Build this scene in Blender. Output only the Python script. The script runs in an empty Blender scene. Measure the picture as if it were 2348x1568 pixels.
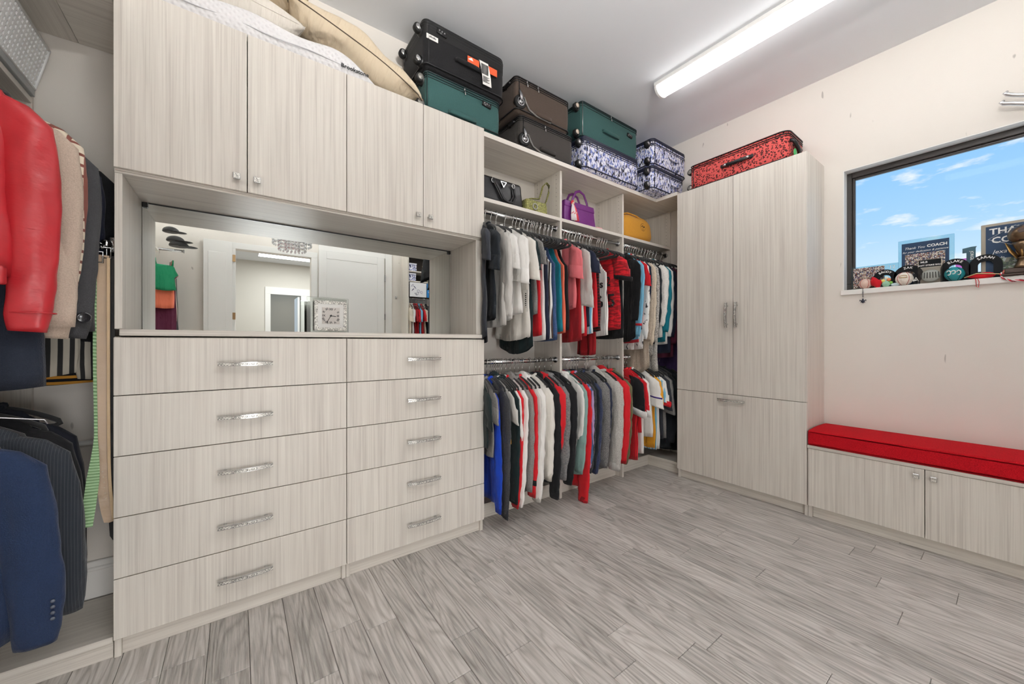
import bpy, bmesh, math, random
from mathutils import Vector, Matrix, noise as mnoise

S = bpy.context.scene
C = S.collection
random.seed(7)
R = math.radians
PI = math.pi

# ------------------------------------------------------------------ camera, world, exposure
H_EYE = 1.15
ANG = 53.717
cam_d = bpy.data.cameras.new('camera')
cam_d.sensor_width = 36.0
cam_d.lens = 36.0 * 857.0 / 2348.0
cam_d.shift_y = 1.5 / 2348.0
cam_d.clip_start = 0.02
cam = bpy.data.objects.new('camera', cam_d)
C.objects.link(cam)
cam.location = (0, 0, H_EYE)
cam.rotation_euler = (R(90), 0, R(ANG - 90))
S.camera = cam
S.view_settings.view_transform = 'Standard'
S.view_settings.look = 'None'
S.view_settings.gamma = 1.0
S.view_settings.use_curve_mapping = False
S.view_settings.exposure = 0.41
S.cycles.use_denoising = True
S.cycles.max_bounces = 10
S.cycles.diffuse_bounces = 6
S.cycles.glossy_bounces = 5
S.cycles.transparent_max_bounces = 12
S.cycles.sample_clamp_indirect = 6.0
S.cycles.caustics_reflective = False
S.cycles.caustics_refractive = False

LED_STRENGTH = 8.6
LED_FILL_STRENGTH = 11.0
DOORWAY_FILL_W = 23.0
BULB_STRENGTH = 1900.0
HALL_W = 34.0
SKY_STRENGTH = 0.82


def lin(c):
    return c / 12.92 if c <= 0.04045 else ((c + 0.055) / 1.055) ** 2.4


def rgb(r, g, b, a=1.0):
    return (lin(r / 255.0), lin(g / 255.0), lin(b / 255.0), a)


def build_world():
    w = bpy.data.worlds.new('sky')
    S.world = w
    w.use_nodes = True
    nt = w.node_tree
    nt.nodes.clear()
    N = nt.nodes.new
    L = nt.links.new
    out = N('ShaderNodeOutputWorld')
    bg = N('ShaderNodeBackground')
    bg.inputs['Strength'].default_value = SKY_STRENGTH
    L(bg.outputs[0], out.inputs[0])
    tc = N('ShaderNodeTexCoord')
    sep = N('ShaderNodeSeparateXYZ')
    L(tc.outputs['Generated'], sep.inputs[0])
    ramp = N('ShaderNodeValToRGB')
    L(sep.outputs['Z'], ramp.inputs[0])
    e = ramp.color_ramp.elements
    e[0].position = 0.0
    e[0].color = rgb(226, 239, 250)
    e[1].position = 0.62
    e[1].color = rgb(92, 150, 222)
    for p, c in ((0.12, rgb(206, 231, 250)), (0.22, rgb(168, 212, 251)), (0.34, rgb(140, 197, 248))):
        k = ramp.color_ramp.elements.new(p)
        k.color = c
    mp = N('ShaderNodeMapping')
    mp.inputs['Scale'].default_value = (8.0, 8.0, 25.0)
    mp.inputs['Location'].default_value = (1.3, 0.4, 2.2)
    L(tc.outputs['Generated'], mp.inputs[0])
    no = N('ShaderNodeTexNoise')
    no.inputs['Scale'].default_value = 1.0
    no.inputs['Detail'].default_value = 6.0
    no.inputs['Roughness'].default_value = 0.55
    L(mp.outputs[0], no.inputs['Vector'])
    cr = N('ShaderNodeValToRGB')
    cr.color_ramp.elements[0].position = 0.545
    cr.color_ramp.elements[0].color = (0, 0, 0, 1)
    cr.color_ramp.elements[1].position = 0.65
    cr.color_ramp.elements[1].color = (1, 1, 1, 1)
    L(no.outputs[0], cr.inputs[0])
    mx = N('ShaderNodeMix')
    mx.data_type = 'RGBA'
    mx.inputs['B'].default_value = rgb(246, 249, 252)
    L(cr.outputs[0], mx.inputs[0])
    L(ramp.outputs[0], mx.inputs['A'])
    L(mx.outputs['Result'], bg.inputs['Color'])


build_world()

# ------------------------------------------------------------------ materials
_M = {}


def nt_new(name):
    m = bpy.data.materials.new(name)
    m.use_nodes = True
    nt = m.node_tree
    b = nt.nodes['Principled BSDF']
    return m, nt, b


def simple(name, col, rough=0.6, metal=0.0, spec=0.5, noise=0.0, nscale=40.0, bump=0.0, bscale=200.0, trans=0.0, emit=0.0, coat=0.0, sheen=0.0):
    if name in _M:
        return _M[name]
    m, nt, b = nt_new(name)
    N = nt.nodes.new
    L = nt.links.new
    b.inputs['Base Color'].default_value = col
    b.inputs['Roughness'].default_value = rough
    b.inputs['Metallic'].default_value = metal
    b.inputs['Specular IOR Level'].default_value = spec
    b.inputs['Transmission Weight'].default_value = trans
    b.inputs['Coat Weight'].default_value = coat
    b.inputs['Sheen Weight'].default_value = sheen
    if emit:
        b.inputs['Emission Color'].default_value = col
        b.inputs['Emission Strength'].default_value = emit
    tc = N('ShaderNodeTexCoord')
    if noise:
        n = N('ShaderNodeTexNoise')
        n.inputs['Scale'].default_value = nscale
        n.inputs['Detail'].default_value = 4
        L(tc.outputs['Object'], n.inputs['Vector'])
        mx = N('ShaderNodeMix')
        mx.data_type = 'RGBA'
        k = 1 - noise
        mx.inputs['A'].default_value = (col[0] * k, col[1] * k, col[2] * k, 1)
        k = 1 + noise
        mx.inputs['B'].default_value = (min(1, col[0] * k), min(1, col[1] * k), min(1, col[2] * k), 1)
        L(n.outputs[0], mx.inputs[0])
        L(mx.outputs['Result'], b.inputs['Base Color'])
    if bump:
        n = N('ShaderNodeTexNoise')
        n.inputs['Scale'].default_value = bscale
        n.inputs['Detail'].default_value = 3
        L(tc.outputs['Object'], n.inputs['Vector'])
        bp = N('ShaderNodeBump')
        bp.inputs['Strength'].default_value = bump
        bp.inputs['Distance'].default_value = 0.01
        L(n.outputs[0], bp.inputs['Height'])
        L(bp.outputs[0], b.inputs['Normal'])
    _M[name] = m
    return m


def rand_coords(nt, scale):
    """object coordinates, shifted per object, stretched by scale"""
    N = nt.nodes.new
    L = nt.links.new
    tc = N('ShaderNodeTexCoord')
    oi = N('ShaderNodeObjectInfo')
    mul = N('ShaderNodeMath')
    mul.operation = 'MULTIPLY'
    mul.inputs[1].default_value = 53.0
    L(oi.outputs['Random'], mul.inputs[0])
    add = N('ShaderNodeVectorMath')
    add.operation = 'ADD'
    L(tc.outputs['Object'], add.inputs[0])
    L(mul.outputs[0], add.inputs[1])
    mp = N('ShaderNodeMapping')
    mp.inputs['Scale'].default_value = scale
    L(add.outputs[0], mp.inputs[0])
    return mp, oi, add


def laminate(axis):
    name = 'laminate_' + axis
    if name in _M:
        return _M[name]
    m, nt, b = nt_new(name)
    N = nt.nodes.new
    L = nt.links.new
    a, s = 150.0, 1.7
    sc = {'x': (s, a, a), 'y': (a, s, a), 'z': (a, a, s)}[axis]
    sc2 = tuple(v * 0.30 if v == a else v * 0.6 for v in sc)
    sc3 = tuple(v * 0.06 if v == a else v * 0.5 for v in sc)
    outs = []
    for k, d in ((sc, 5), (sc2, 3), (sc3, 3)):
        mp, oi, add = rand_coords(nt, k)
        n = N('ShaderNodeTexNoise')
        n.inputs['Scale'].default_value = 1.0
        n.inputs['Detail'].default_value = d
        n.inputs['Roughness'].default_value = 0.6
        n.inputs['Distortion'].default_value = 0.6
        L(mp.outputs[0], n.inputs['Vector'])
        outs.append(n)
    m1 = N('ShaderNodeMath')
    m1.operation = 'MULTIPLY_ADD'
    L(outs[0].outputs[0], m1.inputs[0])
    m1.inputs[1].default_value = 0.54
    m2 = N('ShaderNodeMath')
    m2.operation = 'MULTIPLY_ADD'
    L(outs[1].outputs[0], m2.inputs[0])
    m2.inputs[1].default_value = 0.32
    m3 = N('ShaderNodeMath')
    m3.operation = 'MULTIPLY'
    L(outs[2].outputs[0], m3.inputs[0])
    m3.inputs[1].default_value = 0.22
    L(m3.outputs[0], m2.inputs[2])
    L(m2.outputs[0], m1.inputs[2])
    r = N('ShaderNodeValToRGB')
    e = r.color_ramp.elements
    e[0].position = 0.38
    e[0].color = rgb(192, 185, 177)
    e[1].position = 0.66
    e[1].color = rgb(225, 220, 211)
    k = e.new(0.52)
    k.color = rgb(213, 207, 198)
    L(m1.outputs[0], r.inputs[0])
    L(r.outputs[0], b.inputs['Base Color'])
    b.inputs['Roughness'].default_value = 0.42
    b.inputs['Specular IOR Level'].default_value = 0.35
    _M[name] = m
    return m


def plank_mat():
    m, nt, b = nt_new('oak_plank')
    N = nt.nodes.new
    L = nt.links.new
    # fine pores
    mp, oi, add = rand_coords(nt, (95, 4.5, 1))
    n1 = N('ShaderNodeTexNoise')
    n1.inputs['Scale'].default_value = 1
    n1.inputs['Detail'].default_value = 6
    n1.inputs['Roughness'].default_value = 0.65
    L(mp.outputs[0], n1.inputs['Vector'])
    # cathedral figure
    mp2, oi2, add2 = rand_coords(nt, (10, 1.1, 1))
    n2 = N('ShaderNodeTexNoise')
    n2.inputs['Scale'].default_value = 0.9
    n2.inputs['Detail'].default_value = 1.5
    L(mp2.outputs[0], n2.inputs['Vector'])
    ml = N('ShaderNodeMath')
    ml.operation = 'MULTIPLY'
    ml.inputs[1].default_value = 17.0
    L(n2.outputs[0], ml.inputs[0])
    fr = N('ShaderNodeMath')
    fr.operation = 'PINGPONG'
    fr.inputs[1].default_value = 0.5
    L(ml.outputs[0], fr.inputs[0])
    r2 = N('ShaderNodeValToRGB')
    r2.color_ramp.elements[0].position = 0.0
    r2.color_ramp.elements[0].color = (0, 0, 0, 1)
    r2.color_ramp.elements[1].position = 0.30
    r2.color_ramp.elements[1].color = (1, 1, 1, 1)
    L(fr.outputs[0], r2.inputs[0])
    # blotches
    mp3, oi3, add3 = rand_coords(nt, (5, 1.6, 1))
    n3 = N('ShaderNodeTexNoise')
    n3.inputs['Scale'].default_value = 1
    n3.inputs['Detail'].default_value = 2
    L(mp3.outputs[0], n3.inputs['Vector'])
    r = N('ShaderNodeValToRGB')
    e = r.color_ramp.elements
    e[0].position = 0.30
    e[0].color = rgb(138, 135, 130)
    e[1].position = 0.70
    e[1].color = rgb(222, 218, 213)
    k = e.new(0.5)
    k.color = rgb(195, 190, 185)
    s1 = N('ShaderNodeMath')
    s1.operation = 'MULTIPLY_ADD'
    s1.inputs[1].default_value = 0.66
    L(n1.outputs[0], s1.inputs[0])
    s2 = N('ShaderNodeMath')
    s2.operation = 'MULTIPLY_ADD'
    s2.inputs[1].default_value = 0.20
    L(n3.outputs[0], s2.inputs[0])
    s3 = N('ShaderNodeMath')
    s3.operation = 'MULTIPLY'
    s3.inputs[1].default_value = 0.10
    L(oi.outputs['Random'], s3.inputs[0])
    L(s3.outputs[0], s2.inputs[2])
    L(s2.outputs[0], s1.inputs[2])
    L(s1.outputs[0], r.inputs[0])
    mx = N('ShaderNodeMix')
    mx.data_type = 'RGBA'
    mx.blend_type = 'MULTIPLY'
    L(r.outputs[0], mx.inputs['A'])
    r3 = N('ShaderNodeMix')
    r3.data_type = 'RGBA'
    r3.inputs['A'].default_value = (0.62, 0.60, 0.58, 1)
    r3.inputs['B'].default_value = (1, 1, 1, 1)
    L(r2.outputs[0], r3.inputs[0])
    L(r3.outputs['Result'], mx.inputs['B'])
    mx.inputs[0].default_value = 0.75
    L(mx.outputs['Result'], b.inputs['Base Color'])
    b.inputs['Roughness'].default_value = 0.48
    b.inputs['Specular IOR Level'].default_value = 0.4
    ad = N('ShaderNodeMath')
    ad.operation = 'ADD'
    L(n1.outputs[0], ad.inputs[0])
    L(r2.outputs[0], ad.inputs[1])
    bp = N('ShaderNodeBump')
    bp.inputs['Strength'].default_value = 0.35
    bp.inputs['Distance'].default_value = 0.002
    L(ad.outputs[0], bp.inputs['Height'])
    L(bp.outputs[0], b.inputs['Normal'])
    return m


def cloth(col, kind='plain', col2=None):
    """kind: plain, heather, rib, stripe_z (vertical stripes over y), stripe_h, knit, print, leather, wool, pin, plaid"""
    key = ('cloth', tuple(round(c, 3) for c in col), kind, None if col2 is None else tuple(round(c, 3) for c in col2))
    if key in _M:
        return _M[key]
    m, nt, b = nt_new('cloth_' + kind)
    N = nt.nodes.new
    L = nt.links.new
    tc = N('ShaderNodeTexCoord')
    b.inputs['Base Color'].default_value = col
    b.inputs['Roughness'].default_value = 0.85
    b.inputs['Specular IOR Level'].default_value = 0.25
    b.inputs['Sheen Weight'].default_value = 0.08
    c2 = col2 if col2 else tuple(min(1, c * 0.55) for c in col[:3]) + (1,)

    def mixc(fac, A, B):
        mx = N('ShaderNodeMix')
        mx.data_type = 'RGBA'
        mx.inputs['A'].default_value = A
        mx.inputs['B'].default_value = B
        L(fac, mx.inputs[0])
        return mx.outputs['Result']

    def noi(scale, det=3, vec=None, rough=0.5):
        n = N('ShaderNodeTexNoise')
        n.inputs['Scale'].default_value = scale
        n.inputs['Detail'].default_value = det
        n.inputs['Roughness'].default_value = rough
        L(vec if vec else tc.outputs['Object'], n.inputs['Vector'])
        return n.outputs[0]

    def ramp(fac, p0, p1, interp='LINEAR'):
        r = N('ShaderNodeValToRGB')
        r.color_ramp.interpolation = interp
        r.color_ramp.elements[0].position = p0
        r.color_ramp.elements[0].color = (0, 0, 0, 1)
        r.color_ramp.elements[1].position = p1
        r.color_ramp.elements[1].color = (1, 1, 1, 1)
        L(fac, r.inputs[0])
        return r.outputs[0]

    def mapped(scale, rot=(0, 0, 0)):
        mp = N('ShaderNodeMapping')
        mp.inputs['Scale'].default_value = scale
        mp.inputs['Rotation'].default_value = rot
        L(tc.outputs['Object'], mp.inputs[0])
        return mp.outputs[0]

    def wave(axis, scale, vec=None):
        wv = N('ShaderNodeTexWave')
        wv.bands_direction = axis
        wv.inputs['Scale'].default_value = scale
        L(vec if vec else tc.outputs['Object'], wv.inputs['Vector'])
        return wv.outputs['Fac']
    bumpsrc = None
    bst = 0.25
    if kind == 'plain':
        L(mixc(noi(9, 3), tuple(c * 0.86 for c in col[:3]) + (1,), col), b.inputs['Base Color'])
        bumpsrc = noi(24, 4)
        bst = 0.30
    elif kind == 'heather':
        L(mixc(ramp(noi(190, 5, rough=0.75), 0.38, 0.62), c2, col), b.inputs['Base Color'])
        bumpsrc = noi(24, 4)
    elif kind == 'knit':
        L(mixc(ramp(noi(110, 6, rough=0.8), 0.40, 0.60), c2, col), b.inputs['Base Color'])
        bumpsrc = noi(170, 3)
        bst = 0.7
    elif kind in ('wool', 'felt'):
        L(mixc(noi(260, 4), tuple(c * 0.7 for c in col[:3]) + (1,), tuple(min(1, c * 1.25) for c in col[:3]) + (1,)), b.inputs['Base Color'])
        bumpsrc = noi(300, 3)
        bst = 0.4
    elif kind == 'stripe_z':
        L(mixc(ramp(wave('Y', 11), 0.55, 0.62), col, c2), b.inputs['Base Color'])
        bumpsrc = noi(24, 4)
    elif kind == 'pin':
        L(mixc(ramp(wave('Y', 22 if col[0] > 0.1 else 50), 0.90, 0.97), col, c2), b.inputs['Base Color'])
        bumpsrc = noi(200, 3)
    elif kind == 'stripe_h':
        L(mixc(ramp(wave('Z', 14), 0.5, 0.56), col, c2), b.inputs['Base Color'])
        bumpsrc = noi(24, 4)
    elif kind == 'rib':
        wv = wave('Y', 60)
        L(mixc(wv, tuple(c * 0.75 for c in col[:3]) + (1,), col), b.inputs['Base Color'])
        bumpsrc = wv
        bst = 0.5
    elif kind == 'camo':
        v = mapped((30, 14, 60), (0.5, 0.3, 0))
        L(mixc(ramp(noi(1.0, 3, v), 0.47, 0.54), c2, col), b.inputs['Base Color'])
        bumpsrc = noi(24, 4)
    elif kind == 'print':
        v = mapped((9, 12, 9))
        L(mixc(ramp(noi(2.2, 4, v), 0.60, 0.64), col, c2), b.inputs['Base Color'])
        bumpsrc = noi(24, 4)
    elif kind == 'plaid':
        a1 = ramp(wave('Y', 9), 0.80, 0.85)
        a2 = ramp(wave('Z', 9), 0.80, 0.85)
        ad = N('ShaderNodeMath')
        ad.operation = 'MAXIMUM'
        L(a1, ad.inputs[0])
        L(a2, ad.inputs[1])
        L(mixc(ad.outputs[0], col, c2), b.inputs['Base Color'])
    elif kind == 'floral':
        # brush-stroke foliage print
        v = mapped((44, 44, 19), (0.35, 0.5, 0.2))
        n1 = noi(1.55, 4, v, 0.6)
        v2 = mapped((36, 46, 18), (-0.5, 0.2, 0.5))
        n2 = noi(2.0, 4, v2, 0.6)
        navy = mixc(ramp(n2, 0.50, 0.56), col, c2)
        mx = N('ShaderNodeMix')
        mx.data_type = 'RGBA'
        L(ramp(n1, 0.545, 0.58), mx.inputs[0])
        L(navy, mx.inputs['A'])
        mx.inputs['B'].default_value = rgb(22, 24, 44)
        L(mx.outputs['Result'], b.inputs['Base Color'])
        b.inputs['Roughness'].default_value = 0.6
    elif kind == 'leopard':
        vo = N('ShaderNodeTexVoronoi')
        vo.inputs['Scale'].default_value = 66
        vo.inputs['Randomness'].default_value = 0.9
        n = noi(40, 2)
        ad = N('ShaderNodeVectorMath')
        ad.operation = 'MULTIPLY_ADD'
        L(n, ad.inputs[0])
        ad.inputs[1].default_value = (0.018, 0.018, 0.018)
        L(tc.outputs['Object'], ad.inputs[2])
        L(ad.outputs[0], vo.inputs['Vector'])
        r = N('ShaderNodeValToRGB')
        e = r.color_ramp.elements
        e[0].position = 0.0
        e[0].color = rgb(150, 52, 52)
        e[1].position = 0.50
        e[1].color = col
        for p, c in ((0.17, rgb(170, 60, 58)), (0.24, rgb(26, 12, 14)), (0.42, rgb(26, 12, 14))):
            k = e.new(p)
            k.color = c
        L(vo.outputs['Distance'], r.inputs[0])
        # break the rings
        mx = N('ShaderNodeMix')
        mx.data_type = 'RGBA'
        L(ramp(noi(95, 1), 0.56, 0.60), mx.inputs[0])
        L(r.outputs[0], mx.inputs['A'])
        mx.inputs['B'].default_value = col
        L(mx.outputs['Result'], b.inputs['Base Color'])
        b.inputs['Roughness'].default_value = 0.7
    elif kind == 'leather':
        L(mixc(noi(6, 4), tuple(c * 0.72 for c in col[:3]) + (1,), tuple(min(1, c * 1.1) for c in col[:3]) + (1,)), b.inputs['Base Color'])
        b.inputs['Roughness'].default_value = 0.38
        b.inputs['Specular IOR Level'].default_value = 0.5
        b.inputs['Sheen Weight'].default_value = 0.0
        bumpsrc = noi(1.0, 4, mapped((9, 8, 13), (0.5, 0.2, 0)), 0.55)
        bst = 0.9
    elif kind == 'croc':
        vo = N('ShaderNodeTexVoronoi')
        vo.feature = 'DISTANCE_TO_EDGE'
        vo.inputs['Scale'].default_value = 60
        L(tc.outputs['Object'], vo.inputs['Vector'])
        L(mixc(ramp(vo.outputs['Distance'], 0.02, 0.14), c2, col), b.inputs['Base Color'])
        bumpsrc = vo.outputs['Distance']
        bst = 0.6
        b.inputs['Roughness'].default_value = 0.3
    elif kind == 'braid':
        v = mapped((1, 1, 1), (0.785, 0.0, 0))
        wv = wave('Z', 34, v)
        L(mixc(wv, c2, col), b.inputs['Base Color'])
        bumpsrc = wv
        bst = 0.8
    elif kind == 'quilt':
        a1 = wave('X', 16, mapped((1, 1, 1), (0, 0.785, 0)))
        a2 = wave('Z', 16, mapped((1, 1, 1), (0, 0.785, 0)))
        ad = N('ShaderNodeMath')
        ad.operation = 'MULTIPLY'
        L(a1, ad.inputs[0])
        L(a2, ad.inputs[1])
        bumpsrc = ad.outputs[0]
        bst = 0.6
    elif kind == 'tweed':
        b.inputs['Sheen Weight'].default_value = 0.0
        b.inputs['Specular IOR Level'].default_value = 0.1
        L(mixc(ramp(noi(300, 4, rough=0.8), 0.36, 0.64), c2, col), b.inputs['Base Color'])
        bumpsrc = noi(420, 3)
        bst = 0.5
    if kind in ('plain', 'heather', 'stripe_z', 'stripe_h', 'pin', 'print', 'camo', 'wool', 'plaid', 'knit'):
        dn = noi(1.0, 2.5, mapped((34, 17, 2.6), (0, 0.0, 0)), 0.45)
        dm = noi(1.0, 2.0, mapped((20, 16, 11), (0.7, 0.3, 0)), 0.5)
        ml = N('ShaderNodeMath')
        ml.operation = 'MULTIPLY_ADD'
        L(dm, ml.inputs[0])
        ml.inputs[1].default_value = 0.45
        L(dn, ml.inputs[2])
        b2 = N('ShaderNodeBump')
        b2.inputs['Strength'].default_value = 0.55 if kind not in ('wool', 'knit') else 0.30
        b2.inputs['Distance'].default_value = 0.035
        L(ml.outputs[0], b2.inputs['Height'])
        bp = N('ShaderNodeBump')
        L(b2.outputs[0], bp.inputs['Normal'])
        bp.inputs['Strength'].default_value = bst
        bp.inputs['Distance'].default_value = 0.004
        L(bumpsrc if bumpsrc is not None else dm, bp.inputs['Height'])
        L(bp.outputs[0], b.inputs['Normal'])
    elif bumpsrc is not None:
        bp = N('ShaderNodeBump')
        bp.inputs['Strength'].default_value = bst
        bp.inputs['Distance'].default_value = 0.006
        L(bumpsrc, bp.inputs['Height'])
        L(bp.outputs[0], b.inputs['Normal'])
    _M[key] = m
    return m


def glitter():
    if 'glitter' in _M:
        return _M['glitter']
    m, nt, b = nt_new('glitter')
    N = nt.nodes.new
    L = nt.links.new
    tc = N('ShaderNodeTexCoord')
    vo = N('ShaderNodeTexVoronoi')
    vo.inputs['Scale'].default_value = 300
    L(tc.outputs['Object'], vo.inputs['Vector'])
    sp = N('ShaderNodeSeparateColor')
    L(vo.outputs['Color'], sp.inputs[0])
    r = N('ShaderNodeValToRGB')
    r.color_ramp.elements[0].color = rgb(112, 110, 106)
    r.color_ramp.elements[1].color = rgb(250, 248, 240)
    L(sp.outputs[0], r.inputs[0])
    L(r.outputs[0], b.inputs['Base Color'])
    b.inputs['Metallic'].default_value = 0.3
    b.inputs['Roughness'].default_value = 0.28
    _M['glitter'] = m
    return m


def clear_glass(name='clear_glass', tint=(0.97, 0.985, 0.98, 1), f=0.06):
    if name in _M:
        return _M[name]
    m = bpy.data.materials.new(name)
    m.use_nodes = True
    nt = m.node_tree
    nt.nodes.clear()
    N = nt.nodes.new
    L = nt.links.new
    o = N('ShaderNodeOutputMaterial')
    mx = N('ShaderNodeMixShader')
    t = N('ShaderNodeBsdfTransparent')
    t.inputs[0].default_value = tint
    g = N('ShaderNodeBsdfGlossy')
    g.inputs['Roughness'].default_value = 0.02
    lw = N('ShaderNodeLayerWeight')
    lw.inputs['Blend'].default_value = 0.15
    mu = N('ShaderNodeMath')
    mu.operation = 'MULTIPLY_ADD'
    mu.inputs[1].default_value = 0.5 if f > 0.03 else 0.02
    mu.inputs[2].default_value = f
    L(lw.outputs['Fresnel'], mu.inputs[0])
    L(mu.outputs[0], mx.inputs[0])
    L(t.outputs[0], mx.inputs[1])
    L(g.outputs[0], mx.inputs[2])
    L(mx.outputs[0], o.inputs[0])
    _M[name] = m
    return m


def emission(name, col, strength):
    if name in _M:
        return _M[name]
    m = bpy.data.materials.new(name)
    m.use_nodes = True
    nt = m.node_tree
    nt.nodes.clear()
    o = nt.nodes.new('ShaderNodeOutputMaterial')
    e = nt.nodes.new('ShaderNodeEmission')
    e.inputs[0].default_value = col
    e.inputs[1].default_value = strength
    nt.links.new(e.outputs[0], o.inputs[0])
    _M[name] = m
    return m


LZ, LX, LY = laminate('z'), laminate('x'), laminate('y')
EDGE = simple('laminate_edge', rgb(222, 216, 208), 0.4, noise=0.04, nscale=30)
WALL = simple('wall_paint', rgb(226, 221, 214), 0.85, spec=0.2, noise=0.015, nscale=3, bump=0.05, bscale=220)
CEIL = simple('ceiling_paint', rgb(236, 239, 243), 0.9, spec=0.15, bump=0.06, bscale=220)


def scuff(m):
    nt = m.node_tree
    b = nt.nodes['Principled BSDF']
    src = b.inputs['Base Color'].links[0].from_socket
    N = nt.nodes.new
    tc = N('ShaderNodeTexCoord')
    mp = N('ShaderNodeMapping')
    mp.inputs['Rotation'].default_value = (0.6, 0.3, 0.2)
    mp.inputs['Scale'].default_value = (30, 30, 9)
    nt.links.new(tc.outputs['Object'], mp.inputs[0])
    n = N('ShaderNodeTexNoise')
    n.inputs['Scale'].default_value = 1.0
    n.inputs['Detail'].default_value = 1.0
    nt.links.new(mp.outputs[0], n.inputs['Vector'])
    r = N('ShaderNodeValToRGB')
    r.color_ramp.elements[0].position = 0.765
    r.color_ramp.elements[0].color = (0, 0, 0, 1)
    r.color_ramp.elements[1].position = 0.80
    r.color_ramp.elements[1].color = (0.5, 0.5, 0.5, 1)
    nt.links.new(n.outputs[0], r.inputs[0])
    mx = N('ShaderNodeMix')
    mx.data_type = 'RGBA'
    mx.inputs['B'].default_value = rgb(120, 112, 106)
    nt.links.new(r.outputs[0], mx.inputs[0])
    nt.links.new(src, mx.inputs['A'])
    nt.links.new(mx.outputs['Result'], b.inputs['Base Color'])


scuff(WALL)
WHITE = simple('white_paint', rgb(232, 231, 228), 0.45, bump=0.02, bscale=60)
CHROME = simple('chrome', rgb(205, 205, 205), 0.14, 1.0)
STEEL = simple('steel', rgb(180, 180, 182), 0.28, 1.0)
BLACKP = simple('black_plastic', rgb(22, 22, 24), 0.35)
BLACKR = simple('black_rubber', rgb(18, 18, 19), 0.7)
VELVET = simple('black_velvet', rgb(14, 14, 16), 0.8, sheen=0.3)
BRONZE = simple('bronze_frame', rgb(52, 47, 44), 0.4, noise=0.06, nscale=20)
MIRROR = simple('mirror_silver', rgb(238, 242, 240), 0.0, 1.0)
GLASS = clear_glass('window_glass', (0.99, 0.995, 0.99, 1), 0.002)
DARK = simple('dark_gap', rgb(30, 28, 27), 0.9)
SOCKET = simple('pin_hole', rgb(60, 54, 50), 0.9)

# ------------------------------------------------------------------ mesh helpers


def wloc(o):
    v = Vector((0, 0, 0))
    while o is not None:
        v += o.location
        o = o.parent
    return v


def tag(o, label=None, cat=None, group=None, kind=None):
    if label:
        o['label'] = label
    if cat:
        o['category'] = cat
    if group:
        o['group'] = group
    if kind:
        o['kind'] = kind
    return o


def thing(name, label, cat, loc=(0, 0, 0), group=None, kind=None):
    o = bpy.data.objects.new(name, None)
    o.empty_display_size = 0.05
    C.objects.link(o)
    o.location = loc
    return tag(o, label, cat, group, kind)


def link_mesh(name, me, mats, parent=None, centre=None, smooth=False):
    o = bpy.data.objects.new(name, me)
    C.objects.link(o)
    for m in (mats if isinstance(mats, (list, tuple)) else [mats]):
        me.materials.append(m)
    if smooth:
        for p in me.polygons:
            p.use_smooth = True
    c = Vector(centre) if centre is not None else Vector((0, 0, 0))
    if parent is not None:
        o.parent = parent
        o.location = c - wloc(parent)
    else:
        o.location = c
    return o


def from_bm(name, bm, mats, parent=None, smooth=False, auto=None, centre=True):
    """mesh object from a bmesh given in world (or root-at-origin) coordinates; its origin goes to its own middle"""
    if centre is True:
        lo = Vector((1e9,) * 3)
        hi = Vector((-1e9,) * 3)
        for v in bm.verts:
            for i in range(3):
                lo[i] = min(lo[i], v.co[i])
                hi[i] = max(hi[i], v.co[i])
        c = (lo + hi) / 2
    else:
        c = Vector(centre)
    for v in bm.verts:
        v.co -= c
    me = bpy.data.meshes.new(name)
    bm.normal_update()
    bm.to_mesh(me)
    bm.free()
    o = link_mesh(name, me, mats, parent, c, smooth)
    return o


def add_box(bm, a, b, bev=0.0, seg=1, mi=0):
    x0, y0, z0 = (min(a[i], b[i]) for i in range(3))
    x1, y1, z1 = (max(a[i], b[i]) for i in range(3))
    vs = [bm.verts.new(p) for p in ((x0, y0, z0), (x1, y0, z0), (x1, y1, z0), (x0, y1, z0), (x0, y0, z1), (x1, y0, z1), (x1, y1, z1), (x0, y1, z1))]
    fs = [bm.faces.new([vs[i] for i in f]) for f in ((0, 3, 2, 1), (4, 5, 6, 7), (0, 1, 5, 4), (1, 2, 6, 5), (2, 3, 7, 6), (3, 0, 4, 7))]
    for f in fs:
        f.material_index = mi
    if bev > 0:
        es = list({e for f in fs for e in f.edges})
        r = bmesh.ops.bevel(bm, geom=es, offset=bev, segments=seg, profile=0.5, affect='EDGES')
        for f in r['faces']:
            f.material_index = mi
    return fs


def box(parent, name, a, b, mat, bev=0.0015, seg=1, smooth=False):
    bm = bmesh.new()
    add_box(bm, a, b, bev, seg)
    return from_bm(name, bm, mat, parent, smooth)


def ring_loft(bm, rings, cap0=True, cap1=True, closed=True, mi=0):
    R_ = [[bm.verts.new(p) for p in r] for r in rings]
    n = len(R_[0])
    for i in range(len(R_) - 1):
        for j in range(n if closed else n - 1):
            f = bm.faces.new((R_[i][j], R_[i][(j + 1) % n], R_[i + 1][(j + 1) % n], R_[i + 1][j]))
            f.material_index = mi
    if cap0:
        bm.faces.new(list(reversed(R_[0]))).material_index = mi
    if cap1:
        bm.faces.new(R_[-1]).material_index = mi
    return R_


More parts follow.
